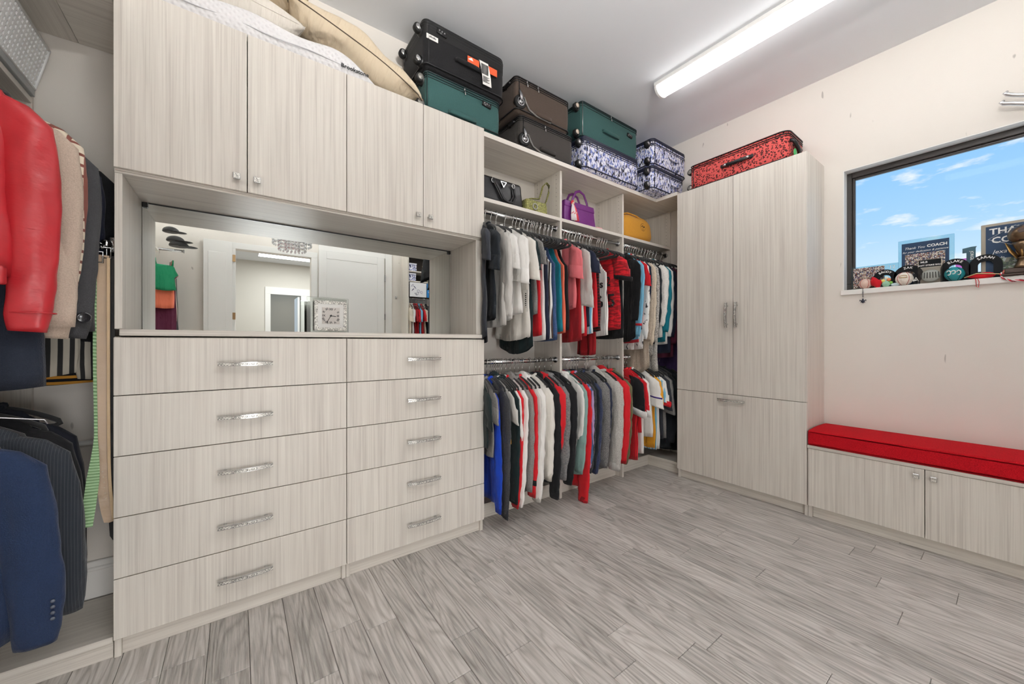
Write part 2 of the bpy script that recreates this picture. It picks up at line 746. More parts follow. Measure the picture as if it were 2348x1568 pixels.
def add_tube(bm, pts, r, n=8, closed=False, mi=0, flat=1.0, cap=True, up=None):
    """tube along a polyline; flat squeezes the second axis; up = preferred normal of the flat side"""
    pts = [Vector(p) for p in pts]
    m = len(pts)
    rr = r if isinstance(r, (list, tuple)) else [r] * m
    rings = []
    prev = None
    for i, p in enumerate(pts):
        if closed:
            t = pts[(i + 1) % m] - pts[i - 1]
        else:
            t = pts[min(i + 1, m - 1)] - pts[max(i - 1, 0)]
        if t.length < 1e-9:
            t = Vector((0, 0, 1))
        t.normalize()
        if up is not None:
            u = Vector(up)
            u = u - t * u.dot(t)
            if u.length < 1e-4:
                u = t.orthogonal()
        elif prev is None:
            u = t.orthogonal()
        else:
            u = prev - t * prev.dot(t)
            if u.length < 1e-6:
                u = t.orthogonal()
        u.normalize()
        prev = u
        v = t.cross(u)
        rings.append([p + (v * math.cos(2 * PI * k / n) + u * math.sin(2 * PI * k / n) * flat) * rr[i] for k in range(n)])
    if closed:
        rings.append(rings[0])
        Rv = [[bm.verts.new(p) for p in r_] for r_ in rings[:-1]]
        for i in range(m):
            a, b = Rv[i], Rv[(i + 1) % m]
            for j in range(n):
                bm.faces.new((a[j], a[(j + 1) % n], b[(j + 1) % n], b[j])).material_index = mi
    else:
        ring_loft(bm, rings, cap, cap, True, mi)


def tube(parent, name, pts, r, mat, n=8, closed=False, flat=1.0, up=None):
    bm = bmesh.new()
    add_tube(bm, pts, r, n, closed, 0, flat, True, up)
    return from_bm(name, bm, mat, parent, True)


def add_lathe(bm, prof, c, axis='z', n=20, mi=0):
    c = Vector(c)
    rings = []
    for (r, h) in prof:
        r = max(r, 1e-4)
        ring = []
        for k in range(n):
            a = 2 * PI * k / n
            p = (r * math.cos(a), r * math.sin(a), h)
            if axis == 'y':
                p = (p[0], -p[2], p[1])
            elif axis == 'x':
                p = (-p[2], -p[0], p[1])
            ring.append(c + Vector(p))
        rings.append(ring)
    ring_loft(bm, rings, True, True, True, mi)


def lathe(parent, name, prof, c, mat, axis='z', n=20):
    bm = bmesh.new()
    add_lathe(bm, prof, c, axis, n)
    return from_bm(name, bm, mat, parent, True)


def ellipsoid(bm, c, r, nu=16, nv=10, f=None, mi=0):
    rings = []
    for i in range(1, nv):
        th = PI * i / nv
        ring = []
        for k in range(nu):
            a = 2 * PI * k / nu
            p = Vector((math.sin(th) * math.cos(a) * r[0], math.sin(th) * math.sin(a) * r[1], math.cos(th) * r[2]))
            if f:
                p = f(p)
            ring.append(Vector(c) + p)
        rings.append(ring)
    R_ = ring_loft(bm, rings, False, False, True, mi)
    for ring, s in ((R_[0], 1), (R_[-1], -1)):
        p = Vector((0, 0, s * r[2]))
        if f:
            p = f(p)
        v = bm.verts.new(Vector(c) + p)
        for k in range(nu):
            q = (ring[k], v, ring[(k + 1) % nu]) if s > 0 else (ring[(k + 1) % nu], v, ring[k])
            try:
                bm.faces.new(q).material_index = mi
            except ValueError:
                pass


FACE_X = Matrix(((0, 0, -1), (-1, 0, 0), (0, 1, 0))).to_4x4()   # text facing -X, reading toward -Y
FACE_Y = Matrix(((1, 0, 0), (0, 0, -1), (0, 1, 0))).to_4x4()    # text facing -Y, reading toward +X


def text(parent, name, s, size, pos, mat, face='x', ext=0.0005, roll=0.0, shear=0.0, align='CENTER', bold=0.0, sx=1.0):
    cu = bpy.data.curves.new(name, 'FONT')
    cu.body = s
    cu.size = size
    cu.extrude = ext
    cu.offset = bold
    cu.shear = shear
    cu.align_x = align
    cu.align_y = 'CENTER'
    cu.resolution_u = 2
    t = bpy.data.objects.new('tmp', cu)
    C.objects.link(t)
    dg = bpy.context.evaluated_depsgraph_get()
    me = bpy.data.meshes.new_from_object(t.evaluated_get(dg))
    bpy.data.objects.remove(t)
    M = (FACE_X if face == 'x' else FACE_Y) @ Matrix.Rotation(roll, 4, 'Z') @ Matrix.Diagonal((sx, 1, 1, 1))
    me.transform(M)
    me.materials.clear()
    me.name = name
    o = link_mesh(name, me, mat, parent, pos)
    return o


def structure(name, bm, mat, smooth=False):
    o = from_bm(name, bm, mat, None, smooth)
    o['kind'] = 'structure'
    return o


# ------------------------------------------------------------------ room shell
XR, YB, ZC = 3.40, 2.31, 3.05        # window wall, back wall, ceiling
XL, YF = -0.95, -1.50               # closet wall, door wall


def build_shell():
    bm = bmesh.new()
    add_box(bm, (XL - 0.1, YF - 0.1, ZC), (XR + 0.14, YB + 0.1, ZC + 0.1))
    structure('ceiling', bm, CEIL)
    bm = bmesh.new()
    add_box(bm, (XL - 0.1, YB, 0), (XR + 0.14, YB + 0.1, ZC))
    structure('wall_back', bm, WALL)
    bm = bmesh.new()
    add_box(bm, (XL - 0.1, YF, 0), (XL, YB, ZC))
    structure('wall_left', bm, WALL)
    # window wall with its opening, one mesh
    y0, y1, z0, z1 = -1.05, 0.735, 1.512, 2.345

    def holed(name, ax, p0, p1, lo, hi, hlo, hhi, zc, hz0, hz1, mat):
        bm = bmesh.new()
        us, zs = [lo, hlo, hhi, hi], [0, hz0, hz1, zc]
        if hz0 <= 0:
            zs = [0, hz1, zc]
        V = {}

        def vert(p, u, z):
            k = (p, u, z)
            if k not in V:
                V[k] = bm.verts.new((p, u, z) if ax == 'x' else (u, p, z))
            return V[k]
        for p in (p0, p1):
            for i in range(3):
                for j in range(len(zs) - 1):
                    hole = (i == 1 and (j == 1 if len(zs) == 4 else j == 0))
                    if hole:
                        continue
                    bm.faces.new((vert(p, us[i], zs[j]), vert(p, us[i + 1], zs[j]), vert(p, us[i + 1], zs[j + 1]), vert(p, us[i], zs[j + 1])))
        hz0_ = max(hz0, 0)
        loop = [(hlo, hz0_), (hlo, hz1), (hhi, hz1), (hhi, hz0_)]
        for k in range(4):
            a, b = loop[k], loop[(k + 1) % 4]
            if hz0 <= 0 and k == 3:
                continue
            bm.faces.new((vert(p0, *a), vert(p0, *b), vert(p1, *b), vert(p1, *a)))
        bmesh.ops.recalc_face_normals(bm, faces=bm.faces[:])
        return structure(name, bm, mat)
    holed('wall_right', 'x', XR, XR + 0.14, YF, YB, y0, y1, ZC, z0, z1, WALL)
    holed('wall_front', 'y', YF, YF - 0.12, XL, XR, -0.02, 0.86, ZC, 0, 2.38, WALL)
    # window: white lined reveal, dark frame, pane
    win = tag(thing('window_1', 'wide dark-framed window above the red bench', 'window', (XR + 0.06, (y0 + y1) / 2, z0)), kind='structure')
    for nm, a, b in (('frame', (XR + 0.075, y1 - 0.032, z0 + 0.05), (XR + 0.125, y1 - 0.001, z1 - 0.001)),
                     ('frame', (XR + 0.075, y0 + 0.001, z0 + 0.05), (XR + 0.125, y0 + 0.032, z1 - 0.001)),
                     ('frame', (XR + 0.075, y0 + 0.032, z1 - 0.042), (XR + 0.125, y1 - 0.032, z1 - 0.001)),
                     ('frame', (XR + 0.075, y0 + 0.001, z0 + 0.001), (XR + 0.125, y1 - 0.001, z0 + 0.05)),
                     ('bead', (XR + 0.09, y1 - 0.046, z0 + 0.05), (XR + 0.115, y1 - 0.032, z1 - 0.042)),
                     ('bead', (XR + 0.09, y0 + 0.032, z1 - 0.056), (XR + 0.115, y1 - 0.046, z1 - 0.042))):
        box(win, nm, a, b, BRONZE, 0.003)
    box(win, 'pane', (XR + 0.099, y0 + 0.03, z0 + 0.05), (XR + 0.105, y1 - 0.03, z1 - 0.04), GLASS, 0)
    # plaster reveal lining
    for a, b in (((XR + 0.001, y1 - 0.006, z0), (XR + 0.075, y1 + 0.002, z1)), ((XR + 0.001, y0, z1 - 0.006), (XR + 0.075, y1 - 0.006, z1 + 0.002))):
        box(win, 'reveal_lining', a, b, WHITE, 0)
    box(win, 'sill', (XR - 0.016, y0 - 0.01, z0 - 0.034), (XR + 0.075, y1 + 0.01, z0 + 0.0005), WHITE, 0.003)
    # baseboards
    bm = bmesh.new()
    add_box(bm, (XL, YB - 0.014, 0.08), (-0.37, YB, 0.235), 0.003)
    add_box(bm, (XL, YB - 0.02, 0.195), (-0.37, YB, 0.212), 0.004)
    structure('baseboard_back', bm, WHITE)
    # floor slab and its planks
    bm = bmesh.new()
    add_box(bm, (XL, YF, -0.06), (XR, YB, -0.012))
    fl = structure('floor', bm, DARK)
    oak = plank_mat()
    rnd = random.Random(11)
    W = 0.1255
    x0 = -0.215
    fixed = {22: (0.772, 0.169), 23: (0.553,), 21: (0.405,), 19: (0.299,), 18: (0.77,), 11: (0.961,), 12: (0.74,), 17: (1.092,), 10: (0.826,),
             1: (1.62,), 3: (1.42,), 5: (1.55,), 7: (1.30,), 8: (1.12,), 9: (1.55,)}
    for k in range(-6, 29):
        a, b = max(x0 + W * k, XL), min(x0 + W * (k + 1), XR)
        if b - a < 0.01:
            continue
        cuts = sorted(fixed.get(k, ()), reverse=True)
        js = [YB]
        y = YB
        if cuts:
            if YB - cuts[0] > 1.3:
                js.append(cuts[0] + 0.75 + rnd.random() * 0.3)
            js += cuts
            y = cuts[-1]
        else:
            y = YB - rnd.uniform(0.35, 1.2)
            js.append(y)
        while y > YF + 0.3:
            y -= rnd.uniform(0.7, 1.3)
            if y > YF + 0.15:
                js.append(y)
        js.append(YF)
        for i in range(len(js) - 1):
            bm = bmesh.new()
            dz = rnd.uniform(-0.0006, 0.0002)
            add_box(bm, (a + 0.0007, js[i + 1] + 0.0007, -0.012), (b - 0.0007, js[i] - 0.0007, dz), 0.0016)
            from_bm('plank', bm, oak, fl)


build_shell()


def led(name, label, x, y0, y1, strength):
    t = thing(name, label, 'light', (x, (y0 + y1) / 2, ZC), 'linear ceiling lights')
    box(t, 'housing', (x - 0.078, y0, ZC - 0.028), (x + 0.078, y1, ZC - 0.0005), WHITE, 0.003)
    em = emission('led_glow_%g' % strength, (1.0, 0.985, 0.965, 1), strength)
    bm = bmesh.new()
    n = 12
    prof = [(-0.068 * math.cos(PI * k / n), -0.026 - 0.052 * math.sin(PI * k / n)) for k in range(n + 1)]
    ring_loft(bm, [[Vector((x + u, yy, ZC + v)) for (u, v) in prof] for yy in (y0 + 0.016, y1 - 0.016)], True, True, True)
    bmesh.ops.recalc_face_normals(bm, faces=bm.faces[:])
    from_bm('diffuser', bm, em, t, True)
    for yy in (y0, y1 - 0.016):
        bm = bmesh.new()
        prof2 = [(-0.072 * math.cos(PI * k / n), -0.026 - 0.056 * math.sin(PI * k / n)) for k in range(n + 1)]
        ring_loft(bm, [[Vector((x + u, q, ZC + v)) for (u, v) in prof2] for q in (yy, yy + 0.016)], True, True, True)
        from_bm('end_cap', bm, WHITE, t, False)
    return t


led('linear_light', 'long white LED batten glowing on the ceiling near the window wall', 2.53, -0.85, 1.59, LED_STRENGTH)
led('linear_light', 'added fill LED batten on the ceiling over the door end of the room', 0.55, -0.70, 0.52, LED_FILL_STRENGTH)  # unseen batten, added to give the room an even fill


# ------------------------------------------------------------------ fittings
def add_bar_handle(bm, x0, x1, z, y, vertical=False, fx=None):
    """bar handle in front of plane y (or x = fx with the bar along y or z); slot 0 chrome, slot 1 glitter"""
    n = 10
    pts = []
    for i in range(n + 1):
        t = i / n
        pts.append((x0 + (x1 - x0) * t, 0.026 + 0.010 * math.sin(PI * t)))
    w, d = 0.0075, 0.006

    def P(u, out, h):
        if fx is None:
            return Vector((u, y - out, z + h))
        if vertical:
            return Vector((fx - out, y + h, u))
        return Vector((fx - out, u, z + h))
    rings = [[P(u, o - d, -w), P(u, o - d, w), P(u, o + d, w), P(u, o + d, -w)] for (u, o) in pts]
    ring_loft(bm, rings)
    for i in range(1, n - 1):
        pass
    rings = [[P(u, o + d - 0.002, -w * 0.66), P(u, o + d - 0.002, w * 0.66), P(u, o + d + 0.0012, w * 0.66), P(u, o + d + 0.0012, -w * 0.66)] for (u, o) in pts]
    r2 = [list(r) for r in rings]
    ring_loft(bm, r2[0:1] + r2[1:-1] + r2[-1:], mi=1)
    L_ = x1 - x0
    for u in (x0 + 0.13 * L_, x1 - 0.13 * L_):
        s = 0.006
        rr = []
        for o in (0.0, 0.030):
            rr.append([P(u - s, o, -0.005), P(u - s, o, 0.005), P(u + s, o, 0.005), P(u + s, o, -0.005)])
        ring_loft(bm, rr)
    bmesh.ops.recalc_face_normals(bm, faces=bm.faces[:])


def bar_handle(parent, x0, x1, z, y, vertical=False, fx=None, name='handle'):
    bm = bmesh.new()
    add_bar_handle(bm, x0, x1, z, y, vertical, fx)
    return from_bm(name, bm, [CHROME, glitter()], parent)


def square_knob(parent, c, face='y'):
    """square jewelled knob; c on the door face"""
    bm = bmesh.new()
    x, y, z = c
    s = 0.0125
    if face == 'y':
        add_box(bm, (x - 0.006, y - 0.016, z - 0.006), (x + 0.006, y, z + 0.006), 0.001)
        add_box(bm, (x - s, y - 0.026, z - s), (x + s, y - 0.015, z + s), 0.0015)
        add_box(bm, (x - s * .8, y - 0.0272, z - s * .8), (x + s * .8, y - 0.0255, z + s * .8), 0, 1, 1)
    else:
        add_box(bm, (x - 0.016, y - 0.006, z - 0.006), (x, y + 0.006, z + 0.006), 0.001)
        add_box(bm, (x - 0.026, y - s, z - s), (x - 0.015, y + s, z + s), 0.0015)
        add_box(bm, (x - 0.0272, y - s * .8, z - s * .8), (x - 0.0255, y + s * .8, z + s * .8), 0, 1, 1)
    return from_bm('knob', bm, [CHROME, glitter()], parent)


YP = 1.955            # front of the cabinet sides
YD = 1.937            # front of doors and drawers
G = 0.0016
CX = (-0.363, 0.427, 1.213)


def build_cabinets():
    # ---- drawer bases
    for i, lab in enumerate(('wide five-drawer base cabinet beside the coats', 'five-drawer base cabinet next to the hanging rails')):
        xa, xb = CX[i], CX[i + 1]
        t = thing('drawer_cabinet', lab + ', under the mirror niche', 'cabinet', ((xa + xb) / 2, 2.13, 0), 'drawer bases')
        box(t, 'side_panel', (xa + 0.0005, YP, 0), (xa + 0.019, YB - 0.003, 1.172), LZ)
        box(t, 'side_panel', (xb - 0.019, YP, 0), (xb - 0.0005, YB - 0.003, 1.172), LZ)
        box(t, 'back_panel', (xa + 0.019, YB - 0.012, 0.06), (xb - 0.019, YB - 0.004, 1.172), LZ, 0)
        box(t, 'toe_kick', (xa + 0.019, YP + 0.013, 0.0), (xb - 0.019, YP + 0.03, 0.075), LX)
        box(t, 'bottom_panel', (xa + 0.019, YP, 0.075), (xb - 0.019, YB - 0.012, 0.093), LX)
        box(t, 'top_rail', (xa + 0.019, YP, 1.150), (xb - 0.019, YP + 0.06, 1.171), LX)
        zs = [0.072, 0.293, 0.514, 0.736, 0.957, 1.1705]
        for k in range(5):
            d = box(t, 'drawer', (xa + G, YD, zs[k] + G), (xb - G, YP - 0.0005, zs[k + 1] - G), LZ, 0.0012)
            hw = 0.094
            cx = (xa + xb) / 2 - 0.003
            bar_handle(d, cx - hw, cx + hw, (zs[k] + zs[k + 1]) / 2 - 0.002 + (0.0 if k else 0.0), YD)
    # ---- worktop
    ct = thing('worktop', 'long pale laminate counter ledge below the mirror', 'counter', (0.425, 2.1, 1.173))
    box(ct, 'board', (-0.346, YD - 0.006, 1.1755), (1.196, YB - 0.003, 1.199), LX, 0.002)
    # ---- uppers with the niche sides
    for i, lab in enumerate(('upper cabinet under the white mattress pad', 'upper cabinet under the teal and black suitcases')):
        xa, xb = CX[i], CX[i + 1]
        xm = (xa + xb) / 2 + (0.001 if i == 0 else 0)
        t = thing('wall_cabinet', 'two-door pale wood-grain ' + lab, 'cabinet', ((xa + xb) / 2, 2.13, 1.79), 'upper cabinets')
        box(t, 'side_panel', (xa + 0.0005, YP, 1.79), (xa + 0.019, YB - 0.003, 2.435), LZ)
        box(t, 'side_panel', (xb - 0.019, YP, 1.79), (xb - 0.0005, YB - 0.003, 2.435), LZ)
        box(t, 'bottom_panel', (xa + 0.0005, YP, 1.7808), (xb - 0.0005, YB - 0.003, 1.7895), LX, 0)
        box(t, 'top_panel', (xa + 0.0005, YP, 2.4355), (xb - 0.0005, YB - 0.003, 2.454), LX, 0.001)
        for (a, b, kx) in ((xa, xm, xm - 0.036), (xm, xb, xm + 0.034)):
            d = box(t, 'door', (a + G, YD, 1.7865), (b - G, YP - 0.0005, 2.4555), LZ, 0.0012)
            square_knob(d, (kx, YD, 1.838))
    for xa, xb, lab in ((CX[0], CX[0] + 0.022, 'pale side panel of the mirror niche beside the belts'), (CX[2] - 0.048, CX[2], 'pale side panel of the mirror niche beside the black tees')):
        t = thing('niche_panel', lab, 'panel', ((xa + xb) / 2, 2.13, 1.1995), 'niche sides')
        box(t, 'board', (xa + 0.0005, YP if xa < 0 else YP - 0.0, 1.2), (xb - 0.0005, YB - 0.003, 1.7715), LZ)
    t = thing('niche_panel', 'continuous pale ceiling board of the mirror niche', 'panel', (0.425, 2.13, 1.772), 'niche sides')
    box(t, 'board', (CX[0] + 0.0005, YP, 1.772), (CX[2] - 0.0005, YB - 0.003, 1.7803), LX, 0.001)
    # ---- mirror
    t = thing('wall_mirror', 'frameless mirror along the back of the counter niche', 'mirror', (0.41, YB - 0.01, 1.2))
    box(t, 'glass', (-0.339, YB - 0.013, 1.2), (1.163, YB - 0.006, 1.7705), MIRROR, 0)
    for x in (-0.33, 1.154):
        box(t, 'clip', (x - 0.009, YB - 0.024, 1.748), (x + 0.009, YB - 0.0132, 1.770), BLACKP, 0.002)
    box(t, 'top_channel', (-0.32, YB - 0.017, 1.766), (1.144, YB - 0.0132, 1.7705), BLACKP, 0.0005)


build_cabinets()

XP = (1.2135, 1.917, 2.645, 3.378)     # shelf-unit uprights (left faces)
YS = 2.015
YT = 1.955
ROD_Y, ROD_U, ROD_L = 2.058, 2.0, 1.022


def pin_holes(parent, x, ys, z0, z1):
    bm = bmesh.new()
    for y in ys:
        z = z0
        while z < z1:
            add_lathe(bm, [(0.0026, 0), (0.0026, 0.0006)], (x - 0.0002, y, z), 'x', 6)
            z += 0.032
    o = from_bm('pin_holes', bm, SOCKET, parent)
    o['kind'] = 'stuff'
    return o


def rod(parent, p0, p1, name='rod'):
    bm = bmesh.new()
    add_tube(bm, [p0, p1], 0.0135, 14, flat=1.0)
    r = from_bm(name, bm, CHROME, parent, True)
    d = (Vector(p1) - Vector(p0)).normalized()
    ax = 'x' if abs(d.x) > 0.5 else 'y'
    for p, s in ((p0, 1), (p1, -1)):
        bm = bmesh.new()
        add_tube(bm, [p, Vector(p) + d * s * 0.008], 0.021, 14)
        from_bm('rod_socket', bm, STEEL, r, True)
    return r


def build_shelving():
    t = thing('hanging_unit', 'open pale shelving with double hanging rails along the back wall', 'shelving', (2.3, 2.15, 0))
    T = 0.019
    # uprights
    for i, x in enumerate(XP):
        if i == 0:
            continue
        u = box(t, 'upright', (x, YS, 0.0), (x + T, YB - 0.003, 2.4205), LZ, 0.001)
        box(u, 'edge_band', (x - 0.0006, YS - 0.0016, 0.0), (x + T + 0.0006, YS - 0.0001, 2.42), EDGE, 0)
        pin_holes(u, x, (YS + 0.037, YB - 0.04), 1.15 if i < 3 else 2.1, 2.40)
    # left end cleat against the cabinet
    box(t, 'end_panel', (1.2142, YS, 0.0), (1.2142 + 0.016, YB - 0.003, 2.4205), LZ, 0.001)
    # L-shaped top
    bm = bmesh.new()
    z0, z1 = 2.421, 2.450
    outl = [(1.2142, YT), (3.053, YT), (3.053, 1.753), (XR - 0.002, 1.753), (XR - 0.002, YB - 0.003), (1.2142, YB - 0.003)]
    ring_loft(bm, [[Vector((x, y, z)) for x, y in outl] for z in (z0, z1)])
    bmesh.ops.bevel(bm, geom=[e for e in bm.edges], offset=0.001, segments=1, affect='EDGES')
    bmesh.ops.recalc_face_normals(bm, faces=bm.faces[:])
    top = from_bm('top_shelf', bm, LX, t)
    box(top, 'edge_band', (1.2142, YT - 0.0016, z0), (3.0514, YT - 0.0001, z1), EDGE, 0)
    box(top, 'edge_band', (3.053 - 0.0016, 1.753, z0), (3.053 - 0.0001, YT - 0.0002, z1), EDGE, 0)
    # bag shelves, rods, base
    for i in range(3):
        xa = XP[i] + T if i else 1.231
        xb = XP[i + 1]
        s = box(t, 'bag_shelf', (xa + 0.0005, YS, 2.049), (xb - 0.0005, YB - 0.003, 2.072), LX, 0.001)
        box(s, 'edge_band', (xa + 0.0005, YS - 0.0016, 2.049), (xb - 0.0005, YS - 0.0001, 2.072), EDGE, 0)
        rod(t, (xa, ROD_Y, ROD_U), (xb, ROD_Y, ROD_U))
        rod(t, (xa, ROD_Y, ROD_L), (xb, ROD_Y, ROD_L))
        b = box(t, 'bottom_shelf', (xa + 0.0005, 2.075, 0.075), (xb - 0.0005, YB - 0.003, 0.097), LX, 0.001)
        box(t, 'toe_kick', (xa + 0.0005, 2.085, 0.0), (xb - 0.0005, 2.10, 0.0745), LX, 0.001)
    # return base beside the wardrobe
    box(t, 'bottom_shelf', (3.115, 1.755, 0.075), (XR - 0.003, 2.0745, 0.097), LY, 0.001)
    box(t, 'toe_kick', (3.125, 1.755, 0.0), (3.14, 2.084, 0.0745), LY, 0.001)


build_shelving()


def build_wardrobe():
    y0, y1, xd, xp = 0.838, 1.745, 3.035, 3.053
    t = thing('wardrobe', 'tall pale wood-grain wardrobe under the leopard-print case', 'wardrobe', (3.22, 1.29, 0))
    box(t, 'side_panel', (xp, y0, 0), (XR - 0.001, y0 + 0.019, 2.418), LZ)
    box(t, 'side_panel', (xp, y1 - 0.019, 0), (XR - 0.001, y1, 2.418), LZ)
    box(t, 'top_panel', (xp, y0 + 0.019, 2.399), (XR - 0.001, y1 - 0.019, 2.418), LY)
    box(t, 'back_panel', (XR - 0.012, y0 + 0.019, 0.0), (XR - 0.004, y1 - 0.019, 2.399), LZ, 0)
    box(t, 'toe_kick', (xp + 0.022, y0 + 0.019, 0), (xp + 0.038, y1 - 0.019, 0.073), LY)
    ym = 1.297
    for a, b, hy in ((ym, y1, 1.336), (y0, ym, 1.268)):
        d = box(t, 'door', (xd, a + G, 0.7545), (xp - 0.0005, b - G, 2.4195), LZ, 0.0012)
        bar_handle(d, 1.265, 1.455, 0, hy, True, xd)
    d = box(t, 'drawer', (xd, y0 + G, 0.074), (xp - 0.0005, y1 - G, 0.751), LZ, 0.0012)
    bar_handle(d, 1.208, 1.398, 0.7095, 0, False, xd)


def build_bench():
    y1, y0, xd, xp = 0.836, -1.0, 3.035, 3.053
    t = thing('storage_bench', 'low pale two-door storage bench below the window', 'bench', (3.22, -0.1, 0))
    box(t, 'seat_board', (xd - 0.004, y0, 0.456), (XR - 0.001, y1, 0.476), LY, 0.0015)
    box(t, 'side_panel', (xp, y1 - 0.02, 0), (XR - 0.001, y1, 0.4555), LZ)
    box(t, 'side_panel', (xp, y0, 0), (XR - 0.001, y0 + 0.02, 0.4555), LZ)
    box(t, 'toe_kick', (xp + 0.02, y0 + 0.02, 0), (xp + 0.036, y1 - 0.02, 0.076), LY)
    box(t, 'bottom_panel', (xp, y0 + 0.02, 0.076), (XR - 0.001, y1 - 0.02, 0.094), LY)
    ym = 0.3125
    for a, b, ky in ((ym, y1 - 0.002, 0.343), (-0.21, ym, 0.278)):
        d = box(t, 'door', (xd, a + G, 0.078), (xp - 0.0005, b - G, 0.4535), LZ, 0.0012)
        square_knob(d, (xd, ky, 0.414), 'x')
    box(t, 'door', (xd, y0 + G, 0.078), (xp - 0.0005, -0.21 - G, 0.4535), LZ, 0.0012)
    # cushion with softened edges
    c = thing('bench_cushion', 'long red woven bench cushion beneath the window', 'cushion', (3.22, -0.1, 0.4765))
    bm = bmesh.new()
    add_box(bm, (xd - 0.012, y0 + 0.005, 0.4768), (XR - 0.003, y1 - 0.003, 0.578), 0.0)
    bmesh.ops.subdivide_edges(bm, edges=bm.edges[:], cuts=14, use_grid_fill=True)
    bmesh.ops.bevel(bm, geom=[e for e in bm.edges if len(e.link_faces) == 2 and e.calc_face_angle(0) > 1], offset=0.014, segments=4, profile=0.6, affect='EDGES')
    zc = 0.527
    for v in bm.verts:
        if v.co.z > zc:
            u = (v.co.x - 3.215) / 0.19
            v.co.z += 0.008 * max(0, 1 - u * u) - 0.004
        v.co.x += 0.002 * math.sin(v.co.y * 9) * (v.co.x < 3.1)
    from_bm('cover', bm, cloth(rgb(206, 26, 38), 'tweed', rgb(146, 10, 20)), c, True)
    seam = cloth(rgb(140, 14, 24), 'plain')
    tube(c, 'seam', [(xd - 0.012, y, 0.566) for y in (y0 + 0.02, -0.5, 0.2, y1 - 0.02)], 0.0010, cloth(rgb(206, 26, 38), 'tweed', rgb(146, 10, 20)), 6)


build_wardrobe()
build_bench()


def build_left_closet():
    t = thing('corner_closet_unit', 'pale closet framework holding the coats in the corner', 'shelving', (-0.75, 1.9, 0))
    box(t, 'end_panel', (XL + 0.002, YB - 0.024, 0.0), (-0.648, YB - 0.005, 2.385), LZ, 0.001)
    box(t, 'coat_shelf', (XL + 0.002, -0.6, 2.083), (-0.648, YB - 0.026, 2.106), LY, 0.001)
    box(t, 'top_shelf', (XL + 0.002, 0.6, 2.386), (-0.53, YB - 0.004, 2.408), LY, 0.001)
    box(t, 'top_shelf', (-0.5285, 1.5, 2.386), (-0.366, YB - 0.004, 2.408), LX, 0.001)
    box(t, 'base_board', (XL + 0.002, 1.955, 0.058), (-0.3665, YB - 0.0205, 0.080), LX, 0.001)
    box(t, 'toe_kick', (XL + 0.002, 1.965, 0.0), (-0.3665, 1.98, 0.0575), LX, 0.001)
    for z in (1.99, 1.03):
        rod(t, (-0.70, 0.9, z), (-0.70, YB - 0.026, z))
    tube(t, 'wall_rail', [(-0.64, YB - 0.02, 0.735), (-0.37, YB - 0.02, 0.735)], 0.011, WHITE, 10)
    # perforated basket on the coat shelf
    b = thing('basket', 'white perforated metal basket tilted on the shelf above the coats', 'basket', (-0.75, 2.1, 2.1065))
    perf_m = simple('white_enamel', rgb(240, 241, 241), 0.35)
    x0, x1 = -0.640, -0.602
    ya, yb, za, zb = 1.45, YB - 0.03, 2.138, 2.305
    # lattice front: stamped sheet, each cell a small frame
    bm = bmesh.new()
    ny, nz = 38, 9
    box(b, 'base_band', (XL + 0.02, ya, 2.1068), (x0 + .002, yb, za - .0015), simple('grey_enamel', rgb(150, 154, 154), .4), .002)

    def P(u, v, d=0.0):
        return Vector((x0 + (x1 - x0) * v + d, ya + (yb - ya) * u, za + (zb - za) * v))
    for i in range(ny):
        for j in range(nz):
            u0, u1, v0, v1 = i / ny, (i + 1) / ny, j / nz, (j + 1) / nz
            k = 0.27
            o = [P(u0, v0), P(u1, v0), P(u1, v1), P(u0, v1)]
            q = [P(u0 + (u1 - u0) * k, v0 + (v1 - v0) * .18), P(u1 - (u1 - u0) * k, v0 + (v1 - v0) * .18), P(u1 - (u1 - u0) * k, v1 - (v1 - v0) * .18), P(u0 + (u1 - u0) * k, v1 - (v1 - v0) * .18)]
            q2 = [p + Vector((-0.004, 0, 0)) for p in q]
            O = [bm.verts.new(p) for p in o]
            Q = [bm.verts.new(p) for p in q]
            Q2 = [bm.verts.new(p) for p in q2]
            for a in range(4):
                bm.faces.new((O[a], O[(a + 1) % 4], Q[(a + 1) % 4], Q[a]))
                bm.faces.new((Q[a], Q[(a + 1) % 4], Q2[(a + 1) % 4], Q2[a]))
    bmesh.ops.remove_doubles(bm, verts=bm.verts[:], dist=1e-5)
    o = from_bm('lattice_front', bm, perf_m, b)
    for nm, pts in (('rim', [P(0, 1), P(1, 1)]), ('rim', [P(0, 0), P(1, 0)]), ('rim', [P(1, 0), P(1, 1)])):
        tube(b, nm, pts, 0.005, perf_m, 8)
    box(b, 'end_panel', (XL + 0.02, yb, za), (x0, yb + 0.004, zb), perf_m, 0)
    box(b, 'bottom_panel', (XL + 0.02, ya, za - 0.001), (x0, yb, za + 0.003), perf_m, 0)
    box(b, 'dark_hole_backing', (x0 - 0.006, ya, za + 0.004), (x0 - 0.0055, yb - 0.005, zb - 0.02), simple('hole_dark', rgb(34, 35, 36), 0.95, spec=0), 0)  # dark sheet added behind the lattice to make its holes dark


build_left_closet()

# ------------------------------------------------------------------ hangers and garments
HANGERS = {}


